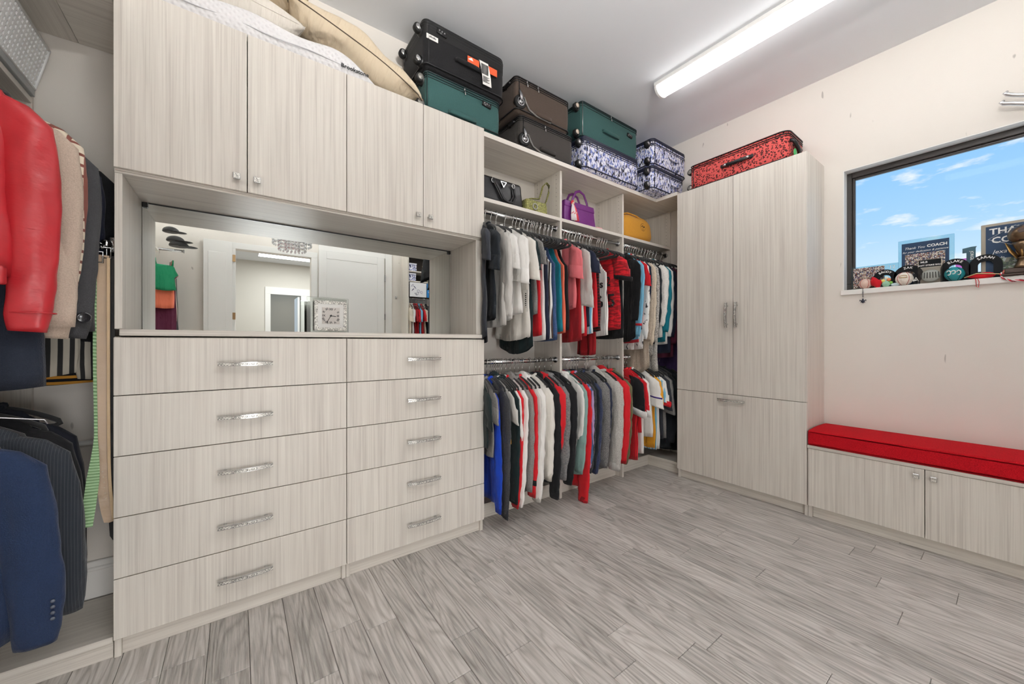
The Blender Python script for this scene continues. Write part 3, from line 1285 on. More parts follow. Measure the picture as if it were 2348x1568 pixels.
def make_hanger(kind):
    """local frame: rod centre at the origin, shoulders along y"""
    hook = bmesh.new()
    r = 0.0022 if kind != 'plastic' else 0.0045
    pts = []
    for k in range(11):
        a = R(-40 + 220 * k / 10)
        pts.append((0, 0.0165 * math.cos(a) * 1.0, 0.004 + 0.0165 * math.sin(a)))
    pts = [(0, p[1], p[2]) for p in pts]
    pts += [(0, -0.012, -0.016), (0, -0.002, -0.03), (0, 0, -0.045), (0, 0, -0.095)]
    add_tube(hook, pts, r, 6)
    body = bmesh.new()
    if kind == 'velvet':
        loop = []
        for k in range(9):
            u = k / 8
            loop.append((0, 0.185 * u, -0.092 - 0.012 * u - 0.052 * u ** 2.2))
        loop += [(0, 0.19, -0.166), (0, 0.176, -0.174)]
        right = loop
        left = [(p[0], -p[1], p[2]) for p in reversed(loop)]
        add_tube(body, right + left, 0.0088, 7, True, flat=0.5)
    elif kind == 'plastic':
        loop = [(0, b_, c_ - 0.02) for b_, c_ in ((0, -0.068), (0.06, -0.08), (0.14, -0.11), (0.19, -0.14), (0.17, -0.152), (0, -0.152), (-0.17, -0.152), (-0.19, -0.14), (-0.14, -0.11), (-0.06, -0.08))]
        add_tube(body, loop, 0.0052, 6, True)
    else:
        loop = [(0, 0, -0.095), (0, 0.19, -0.17), (0, 0.175, -0.178), (0, -0.175, -0.178), (0, -0.19, -0.17)]
        add_tube(body, loop, 0.0016, 5, True)
    mh = {'velvet': CHROME, 'plastic': WHITE, 'wire': STEEL}[kind]
    mb = {'velvet': VELVET, 'plastic': WHITE, 'wire': STEEL}[kind]
    out = []
    for nm, bm, m in (('hook', hook, mh), ('shoulder_bar', body, mb)):
        me = bpy.data.meshes.new(nm)
        bm.to_mesh(me)
        bm.free()
        me.materials.append(m)
        for p in me.polygons:
            p.use_smooth = True
        out.append((nm, me))
    HANGERS[kind] = out


for _k in ('velvet', 'plastic', 'wire'):
    make_hanger(_k)
HLAB = {'velvet': 'slim black velvet hanger with a chrome hook', 'plastic': 'white plastic tube hanger', 'wire': 'thin wire hanger'}


def hanger(x, y, z, yaw, kind, where, lab=None):
    if lab is None:
        lab = 'empty ' + HLAB[kind] + ' ' + where
    else:
        lab = kind + ' hanger carrying the ' + ' '.join(lab.split()[:12])
    t = thing('clothes_hanger', lab, 'hanger', (x, y, z), HLAB[kind] + 's ' + where)
    t.rotation_euler = (0, 0, yaw)
    for nm, me in HANGERS[kind]:
        o = bpy.data.objects.new(nm, me)
        C.objects.link(o)
        o.parent = t
    return t


def garment(x, y, z, yaw, kind, col, hem, slen, label, cat, name, group, o):
    """a garment hanging in the local y-z plane, rod centre at the origin.
    kind: tee / long / hoodie / tank / coat;  hem: world height of the hem;  slen: sleeve length"""
    rnd = random.Random(hash((round(x, 3), round(y, 3), label)) & 0xffff if False else int(x * 1000) * 7 + int(y * 977) + len(label))
    z = z - 0.02
    t = thing(name, label, cat, (x, y, z), group)
    L = hem - z                                   # negative
    W = o.get('W', 0.165)
    B = o.get('B', W + 0.02)
    T = o.get('T', 0.017 if kind in ('tee', 'tank') else 0.024)
    gap = o.get('gap', 0.06)
    T = min(T, max(0.006, gap * 0.36))
    fam = min(o.get('fold', 0.010), gap * 0.30)
    ntn = o.get('wr', 0.0045)
    mat = o.get('mat') or cloth(col, o.get('cl', 'plain'), o.get('c2'))
    smat = o.get('smat') or mat
    n = 36
    if kind == 'tank':
        prof = [(-0.155, 0.080, T * .4), (-0.17, 0.095, T * .6), (-0.21, 0.108, T * .8), (-0.255, 0.135, T), (-0.29, B * 0.9, T)]
    else:
        prof = [(-0.074, 0.058, min(T, 0.013)), (-0.084, 0.078, min(T, 0.018)), (-0.096, 0.108, min(T, 0.020)), (-0.112, W * 0.80, min(T, 0.020)), (-0.128, W * 0.92, T), (-0.150, W * 0.985, T), (-0.18, W, T), (-0.22, W * 1.0, T)]
    zl = prof[-1][0]
    wl = prof[-1][1]
    m = max(6, int((zl - L) / 0.045))
    for i in range(1, m + 1):
        u = i / m
        prof.append((zl + (L - zl) * u, wl + (B - wl) * min(1, u * 1.3), T * (1 + o.get('flare', 0.35) * u)))
    k1, k2 = 1.9 + 0.5 * math.sin(x * 3.1 + y * 9), 4.1 + 0.8 * math.sin(x * 2.3 + y * 7)
    p1, p2, p3 = x * 4.0 + y * 17 + z, x * 5.5 + y * 23 + 2 * z, rnd.uniform(0, 6.3)
    curve = o.get('tail', 0.012)
    rings = []
    for (zz, hw, th) in prof:
        ring = []
        d = max(0, min(1, (-zz - 0.15) / max(0.05, (-L - 0.15))))
        for j in range(n):
            a = 2 * PI * j / n
            cy, sy = math.cos(a), math.sin(a)
            yy = hw * math.copysign(abs(cy) ** 0.75, cy)
            xx = th * math.copysign(abs(sy) ** 0.8, sy)
            v = yy / max(hw, 0.01)
            f = fam * (0.25 + d) * (math.sin(k1 * PI * v + p1 + 0.8 * d) * 0.6 + math.sin(k2 * PI * v + p2 - d * 1.3) * 0.5)
            f += fam * 0.35 * math.sin(zz * 23 + v * 3 + p3) * min(1, d * 3)
            if -zz < 0.16:
                f *= 0.35
            pw = fam * 0.25 * math.sin(zz * 17 + p2) * d
            zq = zz - (curve * (1 - v * v) * d if -zz > 0.2 else 0)
            if kind in ('coat',) and -zz > 0.1:
                f += ntn * mnoise.noise(Vector((yy * 14, zq * 9 + p1, x + y + (3 if sy > 0 else 0)))) * 1.6
            ring.append(Vector((xx + f, yy + pw, zq)))
        rings.append(ring)
    # turned-in hem so that the cloth shows a thickness
    last = rings[-1]
    cx = sum(p.x for p in last) / n
    rings.append([Vector((p.x * 0.82 + cx * 0.18, p.y * 0.985, p.z + 0.001)) for p in last])
    rings.append([Vector((p.x * 0.80 + cx * 0.20, p.y * 0.98, p.z + 0.035)) for p in last])
    bm = bmesh.new()
    ring_loft(bm, rings, True, True)
    bmesh.ops.recalc_face_normals(bm, faces=bm.faces[:])
    body = from_bm('body', bm, mat, t, True, centre=t.location) if False else None
    me = bpy.data.meshes.new('body')
    bm.to_mesh(me)
    bm.free()
    body = link_mesh('body', me, mat, None, None, True)
    body.parent = t
    body.location = (0, 0, 0)

    def part(nm, bm, mt, parent=t):
        me = bpy.data.meshes.new(nm)
        bm.normal_update()
        bm.to_mesh(me)
        bm.free()
        ob = link_mesh(nm, me, mt, None, None, True)
        ob.parent = parent
        ob.location = (0, 0, 0)
        return ob
    if kind == 'tank':
        for s in (-1, 1):
            bm = bmesh.new()
            add_tube(bm, [(0, s * 0.072, -0.185), (0, s * 0.080, -0.13), (0, s * 0.082, -0.09)], [0.014, 0.009, 0.008], 8, flat=0.35, up=(1, 0, 0))
            part('strap', bm, mat)
    # sleeves
    if kind in ('tee', 'long', 'hoodie', 'coat'):
        k = o.get('swide', 1.0)
        kx = k * min(1.0, max(0.35, gap * 0.62 / 0.032))
        for s in (-1, 1):
            sl = slen * (1 + 0.05 * rnd.uniform(-1, 1))
            if kind == 'tee':
                key = [(W - 0.07, -0.125, 0.03, 0.015), (W - 0.025, -0.15, 0.05, 0.022), (W + 0.01, -0.185, 0.064, 0.027), (W + 0.024, -0.15 - sl * 0.55, 0.070, 0.027), (W + 0.032, -0.15 - sl * 0.9, 0.074, 0.025), (W + 0.034, -0.15 - sl, 0.077, 0.027)]
            else:
                key = [(W - 0.07, -0.125, 0.03, 0.016), (W - 0.02, -0.155, 0.052, 0.026), (W + 0.012, -0.20, 0.062, 0.031), (W + 0.022, -0.30, 0.062, 0.032), (W + 0.026, -0.15 - sl * 0.5, 0.055, 0.031), (W + 0.020, -0.15 - sl * 0.8, 0.048, 0.028), (W + 0.014, -0.15 - sl * 0.93, 0.043, 0.026), (W + 0.012, -0.15 - sl, 0.036, 0.020)]
            # resample
            rows = []
            for i in range(len(key) - 1):
                a, b = key[i], key[i + 1]
                mm = max(2, int(abs(a[1] - b[1]) / (0.022 if kind != 'coat' else 0.012)))
                for q in range(mm):
                    u = q / mm
                    rows.append(tuple(a[c] + (b[c] - a[c]) * u for c in range(4)))
            rows.append(key[-1])
            ph, ph2 = rnd.uniform(0, 6.3), rnd.uniform(0, 6.3)
            drift = rnd.uniform(-0.012, 0.012) + o.get('sdrift', 0.0)
            lift = o.get('slift', 0.0) if s < 0 else 0.0
            rings = []
            nn = 18 if kind != 'coat' else 30
            for (cy, cz, ry, rx_) in rows:
                d = max(0, min(1, (-cz - 0.15) / max(sl, 0.01)))
                wr = (0.05 * math.sin(cz * 37 + ph) + 0.05 * math.sin(cz * 81 + ph2)) * (0.3 if kind == 'coat' else 1)
                if d < 0.08:
                    wr *= 0.2
                ring = []
                for j in range(nn):
                    a = 2 * PI * j / nn
                    bx = rx_ * kx * (1 + wr * math.sin(a * 2 + cz * 20) + 0.10 * math.sin(3 * a + ph + cz * 9)) * math.sin(a)
                    by = ry * k * (1 + wr * math.cos(a + ph2) * 0.5) * math.cos(a)
                    if d > 0.02:
                        nz = mnoise.noise(Vector((math.sin(a) * 1.2 + ph, math.cos(a) * 1.2 + cz * 4, cz * (15 if kind != 'coat' else 8) + ph2))) + (0.6 if kind != 'coat' else 0.25) * mnoise.noise(Vector((math.sin(a) * 2 + ph2, math.cos(a) * 2.0 - cz * 9, cz * (32 if kind != 'coat' else 18) + ph)))
                        bx += nz * ntn * 1.6 * math.sin(a) * min(1, d * 6)
                        by += nz * ntn * 1.6 * math.cos(a) * min(1, d * 6)
                    ring.append(Vector((bx + drift * d * 2, s * (cy + (lift + o.get('fs', 0)) * d) + by, cz + 0.25 * by * (-s) * (1 if kind == 'tee' else 0.3) * d)))
                rings.append(ring)
            last = rings[-1]
            c0 = sum(last, Vector((0, 0, 0))) / nn
            rings.append([c0 + (p - c0) * 0.93 + Vector((0, 0, 0.0005)) for p in last])
            rings.append([c0 + (p - c0) * 0.90 + Vector((0, 0, 0.012)) for p in last])
            rings.append([c0 + (p - c0) * 0.86 + Vector((0, 0, 0.09)) for p in last])
            bm = bmesh.new()
            ring_loft(bm, rings, True, True)
            bmesh.ops.recalc_face_normals(bm, faces=bm.faces[:])
            sv = part('sleeve', bm, smat)
            cc = o.get('cuff')
            if cc is not None or kind == 'hoodie':
                cm = cloth(cc, 'rib') if cc is not None and not o.get('flatcuff') else (cloth(cc) if cc is not None else cloth(col, 'rib'))
                ch = o.get('cuffh', 0.055)
                bm = bmesh.new()
                q = [c0 + (p - c0) * 1.05 for p in last]
                up = [v + Vector((0, 0, ch)) for v in q]
                mid = [c0 + (p - c0) * 1.14 + Vector((0, 0, ch * 0.5)) for p in last]
                lo_ = [v - Vector((0, 0, 0.006)) for v in q]
                ring_loft(bm, [[c0 + (p - c0) * 1.12 + Vector((0, 0, ch)) for p in last], mid, lo_, [c0 + (v - c0) * 0.85 for v in lo_]], True, True)
                bmesh.ops.recalc_face_normals(bm, faces=bm.faces[:])
                part('cuff', bm, cm, sv)
            for (fr, hh, bc) in o.get('bands', ()):
                zz = -0.15 - sl * fr
                idx = min(range(len(rows)), key=lambda i: abs(rows[i][1] - zz))
                bm = bmesh.new()
                rr = rings[idx]
                cc_ = sum(rr, Vector((0, 0, 0))) / nn
                ring_loft(bm, [[cc_ + (p - cc_) * 1.05 + Vector((0, 0, dz)) for p in rr] for dz in (hh / 2, -hh / 2)], True, True)
                bmesh.ops.recalc_face_normals(bm, faces=bm.faces[:])
                part('sleeve_band', bm, cloth(bc), sv)
    # neckline
    if kind in ('tee', 'long', 'coat') and not o.get('nocollar'):
        bm = bmesh.new()
        hgt = o.get('collarh', 0.010)
        loop = [(0.024 * math.sin(2 * PI * q / 20), 0.066 * math.cos(2 * PI * q / 20), -0.082 + 0.01 * math.cos(4 * PI * q / 20) - 0.012 * math.sin(2 * PI * q / 20) * o.get('face', -1)) for q in range(20)]
        add_tube(bm, loop, hgt, 6, True)
        part('collar', bm, cloth(o['trim'], 'plain') if 'trim' in o else mat)
    if kind == 'hoodie':
        f = o.get('face', 1)
        bm = bmesh.new()

        def sh(p):
            q = Vector(p)
            q.x *= 1 + 0.25 * math.sin(q.y * 38 + p1)
            q.z += 0.02 * math.cos(q.y * 24 + p2) - 0.2 * abs(q.x)
            return q
        ellipsoid(bm, (-f * 0.030, 0, -0.115), (0.036, 0.108, 0.060), 18, 12, sh)
        part('hood', bm, mat)
        bm = bmesh.new()
        loop = [(-f * 0.004 + 0.030 * math.sin(2 * PI * q / 20), 0.082 * math.cos(2 * PI * q / 20), -0.078 + 0.006 * math.sin(4 * PI * q / 20 + p1)) for q in range(20)]
        add_tube(bm, loop, 0.013, 7, True)
        part('hood_rim', bm, mat)
        if not o.get('nostr'):
            for s in (-1, 1):
                bm = bmesh.new()
                add_tube(bm, [(f * 0.028, s * 0.03, -0.09), (f * 0.034, s * 0.034, -0.16), (f * 0.036, s * 0.033, -0.26)], 0.0025, 5)
                part('drawstring', bm, cloth(o.get('string', rgb(235, 235, 232))))
    if o.get('hemband') is not None:
        bm = bmesh.new()
        rr = rings_b(prof, n, fam, k1, k2, p1, p2, p3, L, curve)
        hb = o.get('hemh', 0.05)
        ring_loft(bm, [[Vector((p.x * 1.10, p.y * 1.012, p.z + dz)) for p in rr] for dz in (hb, -0.004)], True, True)
        bmesh.ops.recalc_face_normals(bm, faces=bm.faces[:])
        part('hem_band', bm, cloth(o['hemband'], o.get('hemk', 'rib'), o.get('hemc2')))
    for (s, size, yy, zz, pc) in o.get('prints', ()):
        me_o = text(None, 'print', s, size, (0, 0, 0), simple('ink_%d_%d_%d' % tuple(int(c * 255) for c in pc[:3]), pc, 0.6), 'x', 0.0008, shear=o.get('pshear', 0), bold=o.get('pbold', 0.0))
        # lay the print on the cloth
        dsurf = []
        rrs = rings
        bvh_pts = body.data.vertices
        me_p = me_o.data
        for v in me_p.vertices:
            Y, Z = v.co.y + yy, v.co.z + zz
            best = min((bp for bp in bvh_pts if bp.co.x < 0.2), key=lambda bp: (bp.co.y - Y) ** 2 + (bp.co.z - Z) ** 2 + (0.0 if bp.co.x < 0.0 or True else 1) + bp.co.x * 0.02)
            v.co = Vector((best.co.x - 0.004 + v.co.x, Y, Z))
        me_o.parent = t
        me_o.location = (0, 0, 0)
    if o.get('button'):
        for (bx, by, bz, br) in o['button']:
            bm = bmesh.new()
            add_lathe(bm, [(br * 0.6, 0), (br, 0.001), (br, 0.004), (br * 0.8, 0.0045), (br * 0.72, 0.003), (0.0001, 0.003)], (bx, by, bz), 'x', 16)
            part('button', bm, simple('coat_button', rgb(40, 40, 44), 0.2, spec=0.8))
    t.rotation_euler = (0, 0, yaw)
    return t


def rings_b(prof, n, fam, k1, k2, p1, p2, p3, L, curve):
    zz, hw, th = prof[-1]
    ring = []
    d = 1.0
    for j in range(n):
        a = 2 * PI * j / n
        cy, sy = math.cos(a), math.sin(a)
        yy = hw * math.copysign(abs(cy) ** 0.75, cy)
        xx = th * math.copysign(abs(sy) ** 0.8, sy)
        v = yy / max(hw, 0.01)
        f = fam * 1.25 * (math.sin(k1 * PI * v + p1 + 0.8) * 0.6 + math.sin(k2 * PI * v + p2 - 1.3) * 0.5)
        f += fam * 0.35 * math.sin(zz * 23 + v * 3 + p3)
        ring.append(Vector((xx + f, yy + fam * 0.25 * math.sin(zz * 17 + p2), zz - curve * (1 - v * v))))
    return ring


K = dict(
    char=rgb(44, 47, 54), black=rgb(16, 17, 20), ink=rgb(22, 28, 34), white=rgb(243, 241, 237), off=rgb(232, 228, 220), cream=rgb(220, 208, 190),
    lgrey=rgb(206, 203, 198), grey=rgb(140, 138, 136), dgrey=rgb(72, 72, 74), red=rgb(200, 28, 38), dred=rgb(150, 22, 30), pink=rgb(228, 118, 124),
    coral=rgb(232, 112, 86), navy=rgb(28, 34, 54), teal=rgb(14, 112, 128), denim=rgb(66, 92, 132), sky=rgb(122, 186, 218), olive=rgb(98, 96, 66),
    mint=rgb(136, 166, 160), blue=rgb(18, 62, 178), gold=rgb(224, 158, 42), burg=rgb(84, 28, 52), green=rgb(20, 36, 38), beige=rgb(196, 182, 166),
    plum=rgb(60, 42, 84), orange=rgb(226, 120, 90), kelly=rgb(20, 120, 80))

# x, yaw, kind, colour, hem, sleeve, label, category, name, options ; hanger kind in options['h']
UP1 = [
    (1.25, -19, 'tee', 'char', 1.19, .20, 'charcoal short-sleeved tee jutting past the cabinet edge', 't-shirt', 'tee_shirt', dict(tail=.05, face=1)),
    (1.292, -12, 'tee', 'ink', 1.30, .24, 'blue-black tee with a bunched sleeve, second from the cabinets', 't-shirt', 'tee_shirt', {}),
    (1.336, -4, 'long', 'lgrey', 1.26, .52, 'pale grey long-sleeved blouse with an open neckline showing its hanger', 'blouse', 'blouse', dict(swide=.9, nocollar=1)),
    (1.378, -3, 'tee', 'white', 1.30, .22, 'white tee between the grey blouse and a looser white shirt', 't-shirt', 'tee_shirt', {}),
    (1.448, 0, 'tee', 'white', 1.34, .30, 'loose white shirt with a wide flared sleeve', 'shirt', 'shirt', dict(swide=1.15)),
    (1.512, 0, 'tee', 'off', 1.19, .26, 'long off-white top with a scalloped gathered hem and paper tag', 'top', 'top', dict(tail=.03, fold=.014)),
    (1.54, 0, 'tee', 'green', 1.13, .20, 'black-green top with a long rounded tail showing below the whites', 'top', 'top', dict(tail=.06)),
    (1.572, 2, 'tee', 'grey', 1.34, .17, 'heather grey tee with a stitched cuff', 't-shirt', 'tee_shirt', dict(cl='heather', c2=rgb(104, 102, 100))),
    (1.612, 0, 'tank', 'red', 1.20, 0, 'red sleeveless top beside the heather grey tee', 'tank top', 'tank_top', {}),
    (1.648, 0, 'tank', 'white', 1.17, 0, 'white sleeveless top between the red and navy ones', 'tank top', 'tank_top', {}),
    (1.684, 0, 'tank', 'navy', 1.17, 0, 'navy sleeveless top beside the striped one', 'tank top', 'tank_top', {}),
    (1.716, 0, 'tank', 'white', 1.18, 0, 'cream and brown striped sleeveless top', 'tank top', 'tank_top', dict(cl='stripe_z', c2=rgb(70, 54, 48))),
    (1.752, 0, 'tank', 'denim', 1.17, 0, 'faded denim-blue sleeveless top', 'tank top', 'tank_top', dict(cl='heather', c2=rgb(36, 54, 92))),
    (1.806, 0, 'tank', 'teal', 1.23, 0, 'bright teal sleeveless top beside the coral one', 'tank top', 'tank_top', {}),
    (1.838, 0, 'tank', 'coral', 1.22, 0, 'coral sleeveless top next to the first upright', 'tank top', 'tank_top', {}),
    (1.872, 0, 'tank', 'black', 1.24, 0, 'black sleeveless top behind the coral one', 'tank top', 'tank_top', {}),
]
UP2 = [
    (1.957, -4, 'tee', 'pink', 1.40, .22, 'cropped salmon-pink tee with dark script lettering', 't-shirt', 'tee_shirt', dict(prints=[('ns', .09, -.065, -.33, rgb(30, 26, 34)), ('M', .06, -.07, -.43, rgb(30, 26, 34))], pshear=.2, h='velvet')),
    (1.992, 0, 'tank', 'dred', 1.17, 0, 'deep red long top hanging below the pink tee', 'top', 'top', dict(B=.19, tail=.02)),
    (2.024, 0, 'tee', 'off', 1.22, .40, 'off-white and grey raglan top behind the pink tee', 'top', 'top', dict(smat='lgrey')),
    (2.05, 0, 'tank', 'red', 1.20, 0, 'red sleeveless top behind the raglan top', 'tank top', 'tank_top', {}),
    (2.082, 0, 'tee', 'navy', 1.27, .16, 'dark navy tee with a smooth wide body', 't-shirt', 'tee_shirt', {}),
    (2.116, 0, 'tank', 'sky', 1.22, 0, 'pale blue striped sleeveless jersey', 'jersey', 'jersey', dict(cl='stripe_z', c2=rgb(236, 236, 236))),
    (2.166, 0, 'tank', 'red', 1.27, 0, 'bright red sleeveless jersey with white-edged black numerals', 'jersey', 'jersey', dict(prints=[('ers', .08, -.10, -.36, rgb(24, 22, 24)), ('5', .13, -.125, -.50, rgb(22, 20, 22))], pbold=.002, B=.19)),
    (2.204, 0, 'tank', 'black', 1.24, 0, 'black sleeveless jersey between red and pinstriped ones', 'jersey', 'jersey', dict(cl='stripe_h', c2=rgb(90, 20, 26))),
    (2.284, 0, 'tank', 'white', 1.21, 0, 'white pinstriped sleeveless jersey numbered 6', 'jersey', 'jersey', dict(cl='pin', c2=rgb(50, 44, 60), prints=[('ers', .08, -.10, -.38, rgb(40, 24, 30)), ('6', .13, -.125, -.52, rgb(24, 22, 26))], pbold=.002, B=.19)),
    (2.244, 0, 'tank', 'dred', 1.06, 0, 'dark red narrow top with a long hem behind the jerseys', 'top', 'top', dict(B=.10)),
    (2.42, 6, 'tee', 'red', 1.26, .19, 'red tiger-streaked jersey with black numerals on chest and sleeve', 'jersey', 'jersey', dict(cl='camo', c2=rgb(136, 22, 30), cuff=rgb(24, 22, 26), flatcuff=1, cuffh=.03, prints=[('2', .11, -.085, -.34, rgb(24, 22, 26)), ('5', .15, -.115, -.50, rgb(24, 22, 26))], pbold=.002, B=.19)),
    (2.48, 0, 'tank', 'black', 1.19, 0, 'black sleeveless top behind the tiger-streaked jersey', 'tank top', 'tank_top', {}),
]
UP3 = [
    (2.688, -14, 'long', 'black', 1.20, .50, 'black long-sleeved top against the second upright', 'top', 'top', dict(tail=.05)),
    (2.718, -10, 'long', 'sky', 1.16, .62, 'light blue long-sleeved jersey with a red hem stripe', 'jersey', 'jersey', dict(hemband=rgb(190, 40, 50), hemh=.02, bands=[(.84, .02, rgb(190, 40, 50))])),
    (2.744, -8, 'tee', 'red', 1.28, .20, 'red tee between the light blue and the printed white tops', 't-shirt', 'tee_shirt', {}),
    (2.77, -8, 'long', 'white', 1.10, .66, 'white long-sleeved top with a dark scribbled print', 'top', 'top', dict(cl='print', c2=rgb(60, 60, 66))),
    (2.796, -6, 'long', 'navy', 1.22, .54, 'navy long-sleeved sweater between white and oatmeal ones', 'sweater', 'sweater', {}),
    (2.826, -6, 'long', 'beige', 0.95, .66, 'long oatmeal cardigan with a curved hem', 'cardigan', 'cardigan', dict(cl='heather', c2=rgb(150, 138, 122), tail=.08, B=.20)),
    (2.858, -6, 'long', 'cream', 1.18, .72, 'cream knitted sweater beside the oatmeal cardigan', 'sweater', 'sweater', dict(cl='heather', c2=rgb(186, 172, 152))),
    (2.892, -5, 'long', 'lgrey', 1.04, .68, 'speckled grey bouclé cardigan', 'cardigan', 'cardigan', dict(cl='knit', c2=rgb(110, 106, 100))),
    (2.926, -5, 'long', 'ink', 1.14, .55, 'blue-black sweater in front of the white one', 'sweater', 'sweater', {}),
    (3.02, -2, 'long', 'white', 1.20, .52, 'soft white sweater with a full long sleeve', 'sweater', 'sweater', dict(cl='heather', c2=rgb(206, 202, 196), swide=1.15)),
    (2.972, 0, 'tank', 'lgrey', 0.90, 0, 'long speckled grey knit dress hanging lowest in the corner', 'dress', 'dress', dict(cl='knit', c2=rgb(130, 128, 120), B=.17)),
    (3.062, 0, 'long', 'teal', 1.16, .56, 'teal long-sleeved top in the corner', 'top', 'top', {}),
    (3.096, 0, 'long', 'white', 1.14, .60, 'thin white cardigan beside the teal top', 'cardigan', 'cardigan', {}),
    (3.146, 0, 'long', 'navy', 1.06, .62, 'long navy cardigan beside the burgundy one', 'cardigan', 'cardigan', {}),
    (3.196, 0, 'long', 'burg', 1.02, .66, 'burgundy long-sleeved cardigan in the corner', 'cardigan', 'cardigan', {}),
    (3.29, 0, 'tank', 'plum', 0.70, 0, 'long plum dress against the corner panel', 'dress', 'dress', dict(B=.20)),
]
LO1 = [
    (1.246, -14, 'tee', 'green', 0.52, .20, 'black-green tee at the cabinet end of the lower rail', 't-shirt', 'tee_shirt', {}),
    (1.304, -9, 'long', 'blue', 0.17, .74, 'royal blue sweatshirt with a sleeve hanging below the grey tee', 'sweatshirt', 'sweatshirt', dict(cuff=rgb(18, 62, 178), cl='plain', W=.10, B=.17, fs=.05)),
    (1.266, -8, 'tee', 'grey', 0.46, .17, 'mid-grey marl tee over the royal blue sweatshirt', 't-shirt', 'tee_shirt', dict(cl='heather', c2=rgb(110, 108, 104))),
    (1.332, -4, 'long', 'dgrey', 0.16, .74, 'charcoal marl sweatshirt with long sleeves', 'sweatshirt', 'sweatshirt', dict(cl='heather', c2=rgb(36, 38, 46), cuff=rgb(48, 50, 56))),
    (1.35, 0, 'tee', 'lgrey', 0.50, .18, 'pale grey tee with a drooping sleeve', 't-shirt', 'tee_shirt', {}),
    (1.366, 0, 'tank', 'gold', 0.52, 0, 'mustard yellow vest with black piping', 'vest', 'vest', {}),
    (1.386, 0, 'hoodie', 'green', 0.22, .68, 'black-green hoodie with a dangling drawstring', 'hoodie', 'hoodie', dict(string=rgb(70, 76, 78), face=1)),
    (1.402, 0, 'long', 'white', 0.24, .68, 'white sweatshirt behind the black-green hoodie', 'sweatshirt', 'sweatshirt', {}),
    (1.422, 0, 'long', 'red', 0.22, .70, 'red sweatshirt with a plain sleeve between two white ones', 'sweatshirt', 'sweatshirt', {}),
    (1.458, 0, 'long', 'white', 0.18, .76, 'white sweatshirt with the longest sleeve on the lower rail', 'sweatshirt', 'sweatshirt', {}),
    (1.494, 0, 'hoodie', 'grey', 0.30, .62, 'taupe-grey hoodie beside the colour-block sweatshirt', 'hoodie', 'hoodie', dict(cl='heather', c2=rgb(116, 110, 106))),
    (1.53, 0, 'long', 'red', 0.22, .70, 'red sweatshirt with a black band above its cuff', 'sweatshirt', 'sweatshirt', dict(bands=[(.86, .035, rgb(20, 20, 22))], cuff=rgb(200, 28, 38), cuffh=.05)),
    (1.564, 0, 'long', 'lgrey', 0.24, .66, 'light grey sweatshirt behind the colour-block one', 'sweatshirt', 'sweatshirt', {}),
    (1.598, 0, 'hoodie', 'white', 0.20, .74, 'off-white hoodie with a slouchy sleeve', 'hoodie', 'hoodie', dict(cuff=rgb(214, 210, 204))),
    (1.662, 0, 'long', 'off', 0.30, .60, 'ivory sweatshirt with ribbed cuffs', 'sweatshirt', 'sweatshirt', dict(cuff=rgb(206, 200, 190))),
    (1.722, 0, 'hoodie', 'black', 0.20, .72, 'black hoodie with a white thread tag at its cuff', 'hoodie', 'hoodie', dict(cuff=rgb(16, 17, 20))),
    (1.756, 2, 'hoodie', 'red', 0.45, .44, 'bright red zip hoodie with its sleeve tucked in the pocket', 'hoodie', 'hoodie', dict(swide=1.3)),
    (1.806, 2, 'hoodie', 'grey', 0.24, .64, 'fuzzy mid-grey fleece hoodie', 'hoodie', 'hoodie', dict(cl='knit', c2=rgb(92, 94, 98))),
    (1.87, 4, 'hoodie', 'black', 0.20, .70, 'black hoodie beside the first upright', 'hoodie', 'hoodie', dict(cuff=rgb(16, 17, 20))),
]
LO2 = [
    (1.986, 2, 'long', 'mint', 0.20, .66, 'pale teal sweatshirt with ribbed cuffs', 'sweatshirt', 'sweatshirt', dict(cuff=rgb(136, 166, 160))),
    (1.96, 0, 'hoodie', 'white', 0.40, .40, 'white hoodie on a white plastic hanger', 'hoodie', 'hoodie', dict(h='plastic')),
    (2.028, 2, 'long', 'red', 0.10, .86, 'long red robe with a sleeve nearly touching the floor', 'robe', 'robe', dict(cuff=rgb(140, 18, 26), cuffh=.09)),
    (2.058, 0, 'long', 'denim', 0.22, .60, 'blue and lilac striped sweatshirt', 'sweatshirt', 'sweatshirt', dict(cl='stripe_z', c2=rgb(170, 150, 190))),
    (2.09, 0, 'long', 'dgrey', 0.20, .66, 'charcoal tweedy cardigan beside the striped sweatshirt', 'cardigan', 'cardigan', dict(cl='knit', c2=rgb(34, 34, 36))),
    (2.12, 0, 'long', 'ink', 0.22, .62, 'blue-black sweatshirt between charcoal and navy', 'sweatshirt', 'sweatshirt', {}),
    (2.148, 0, 'long', 'navy', 0.20, .66, 'navy marl sweatshirt beside the blue-black one', 'sweatshirt', 'sweatshirt', dict(cl='heather', c2=rgb(50, 60, 92))),
    (2.226, 2, 'long', 'grey', 0.20, .66, 'mid-grey marl sweatshirt with a tapered sleeve', 'sweatshirt', 'sweatshirt', dict(cl='heather', c2=rgb(70, 70, 72), cuff=rgb(96, 96, 98))),
    (2.262, 0, 'long', 'navy', 0.26, .58, 'plain navy jumper behind the mid-grey marl one', 'sweatshirt', 'sweatshirt', {}),
    (2.372, 2, 'hoodie', 'lgrey', 0.18, .72, 'pale grey hoodie with a heather body and drawcord', 'hoodie', 'hoodie', dict(cl='heather', c2=rgb(160, 156, 150), swide=1.2)),
    (2.452, 3, 'hoodie', 'red', 0.20, .62, 'red pullover hoodie near the second upright', 'hoodie', 'hoodie', dict(swide=1.2, cuff=rgb(180, 24, 34))),
    (2.51, 0, 'long', 'olive', 0.18, .66, 'olive green jacket behind the red pullover hoodie', 'jacket', 'jacket', dict(h='wire')),
]
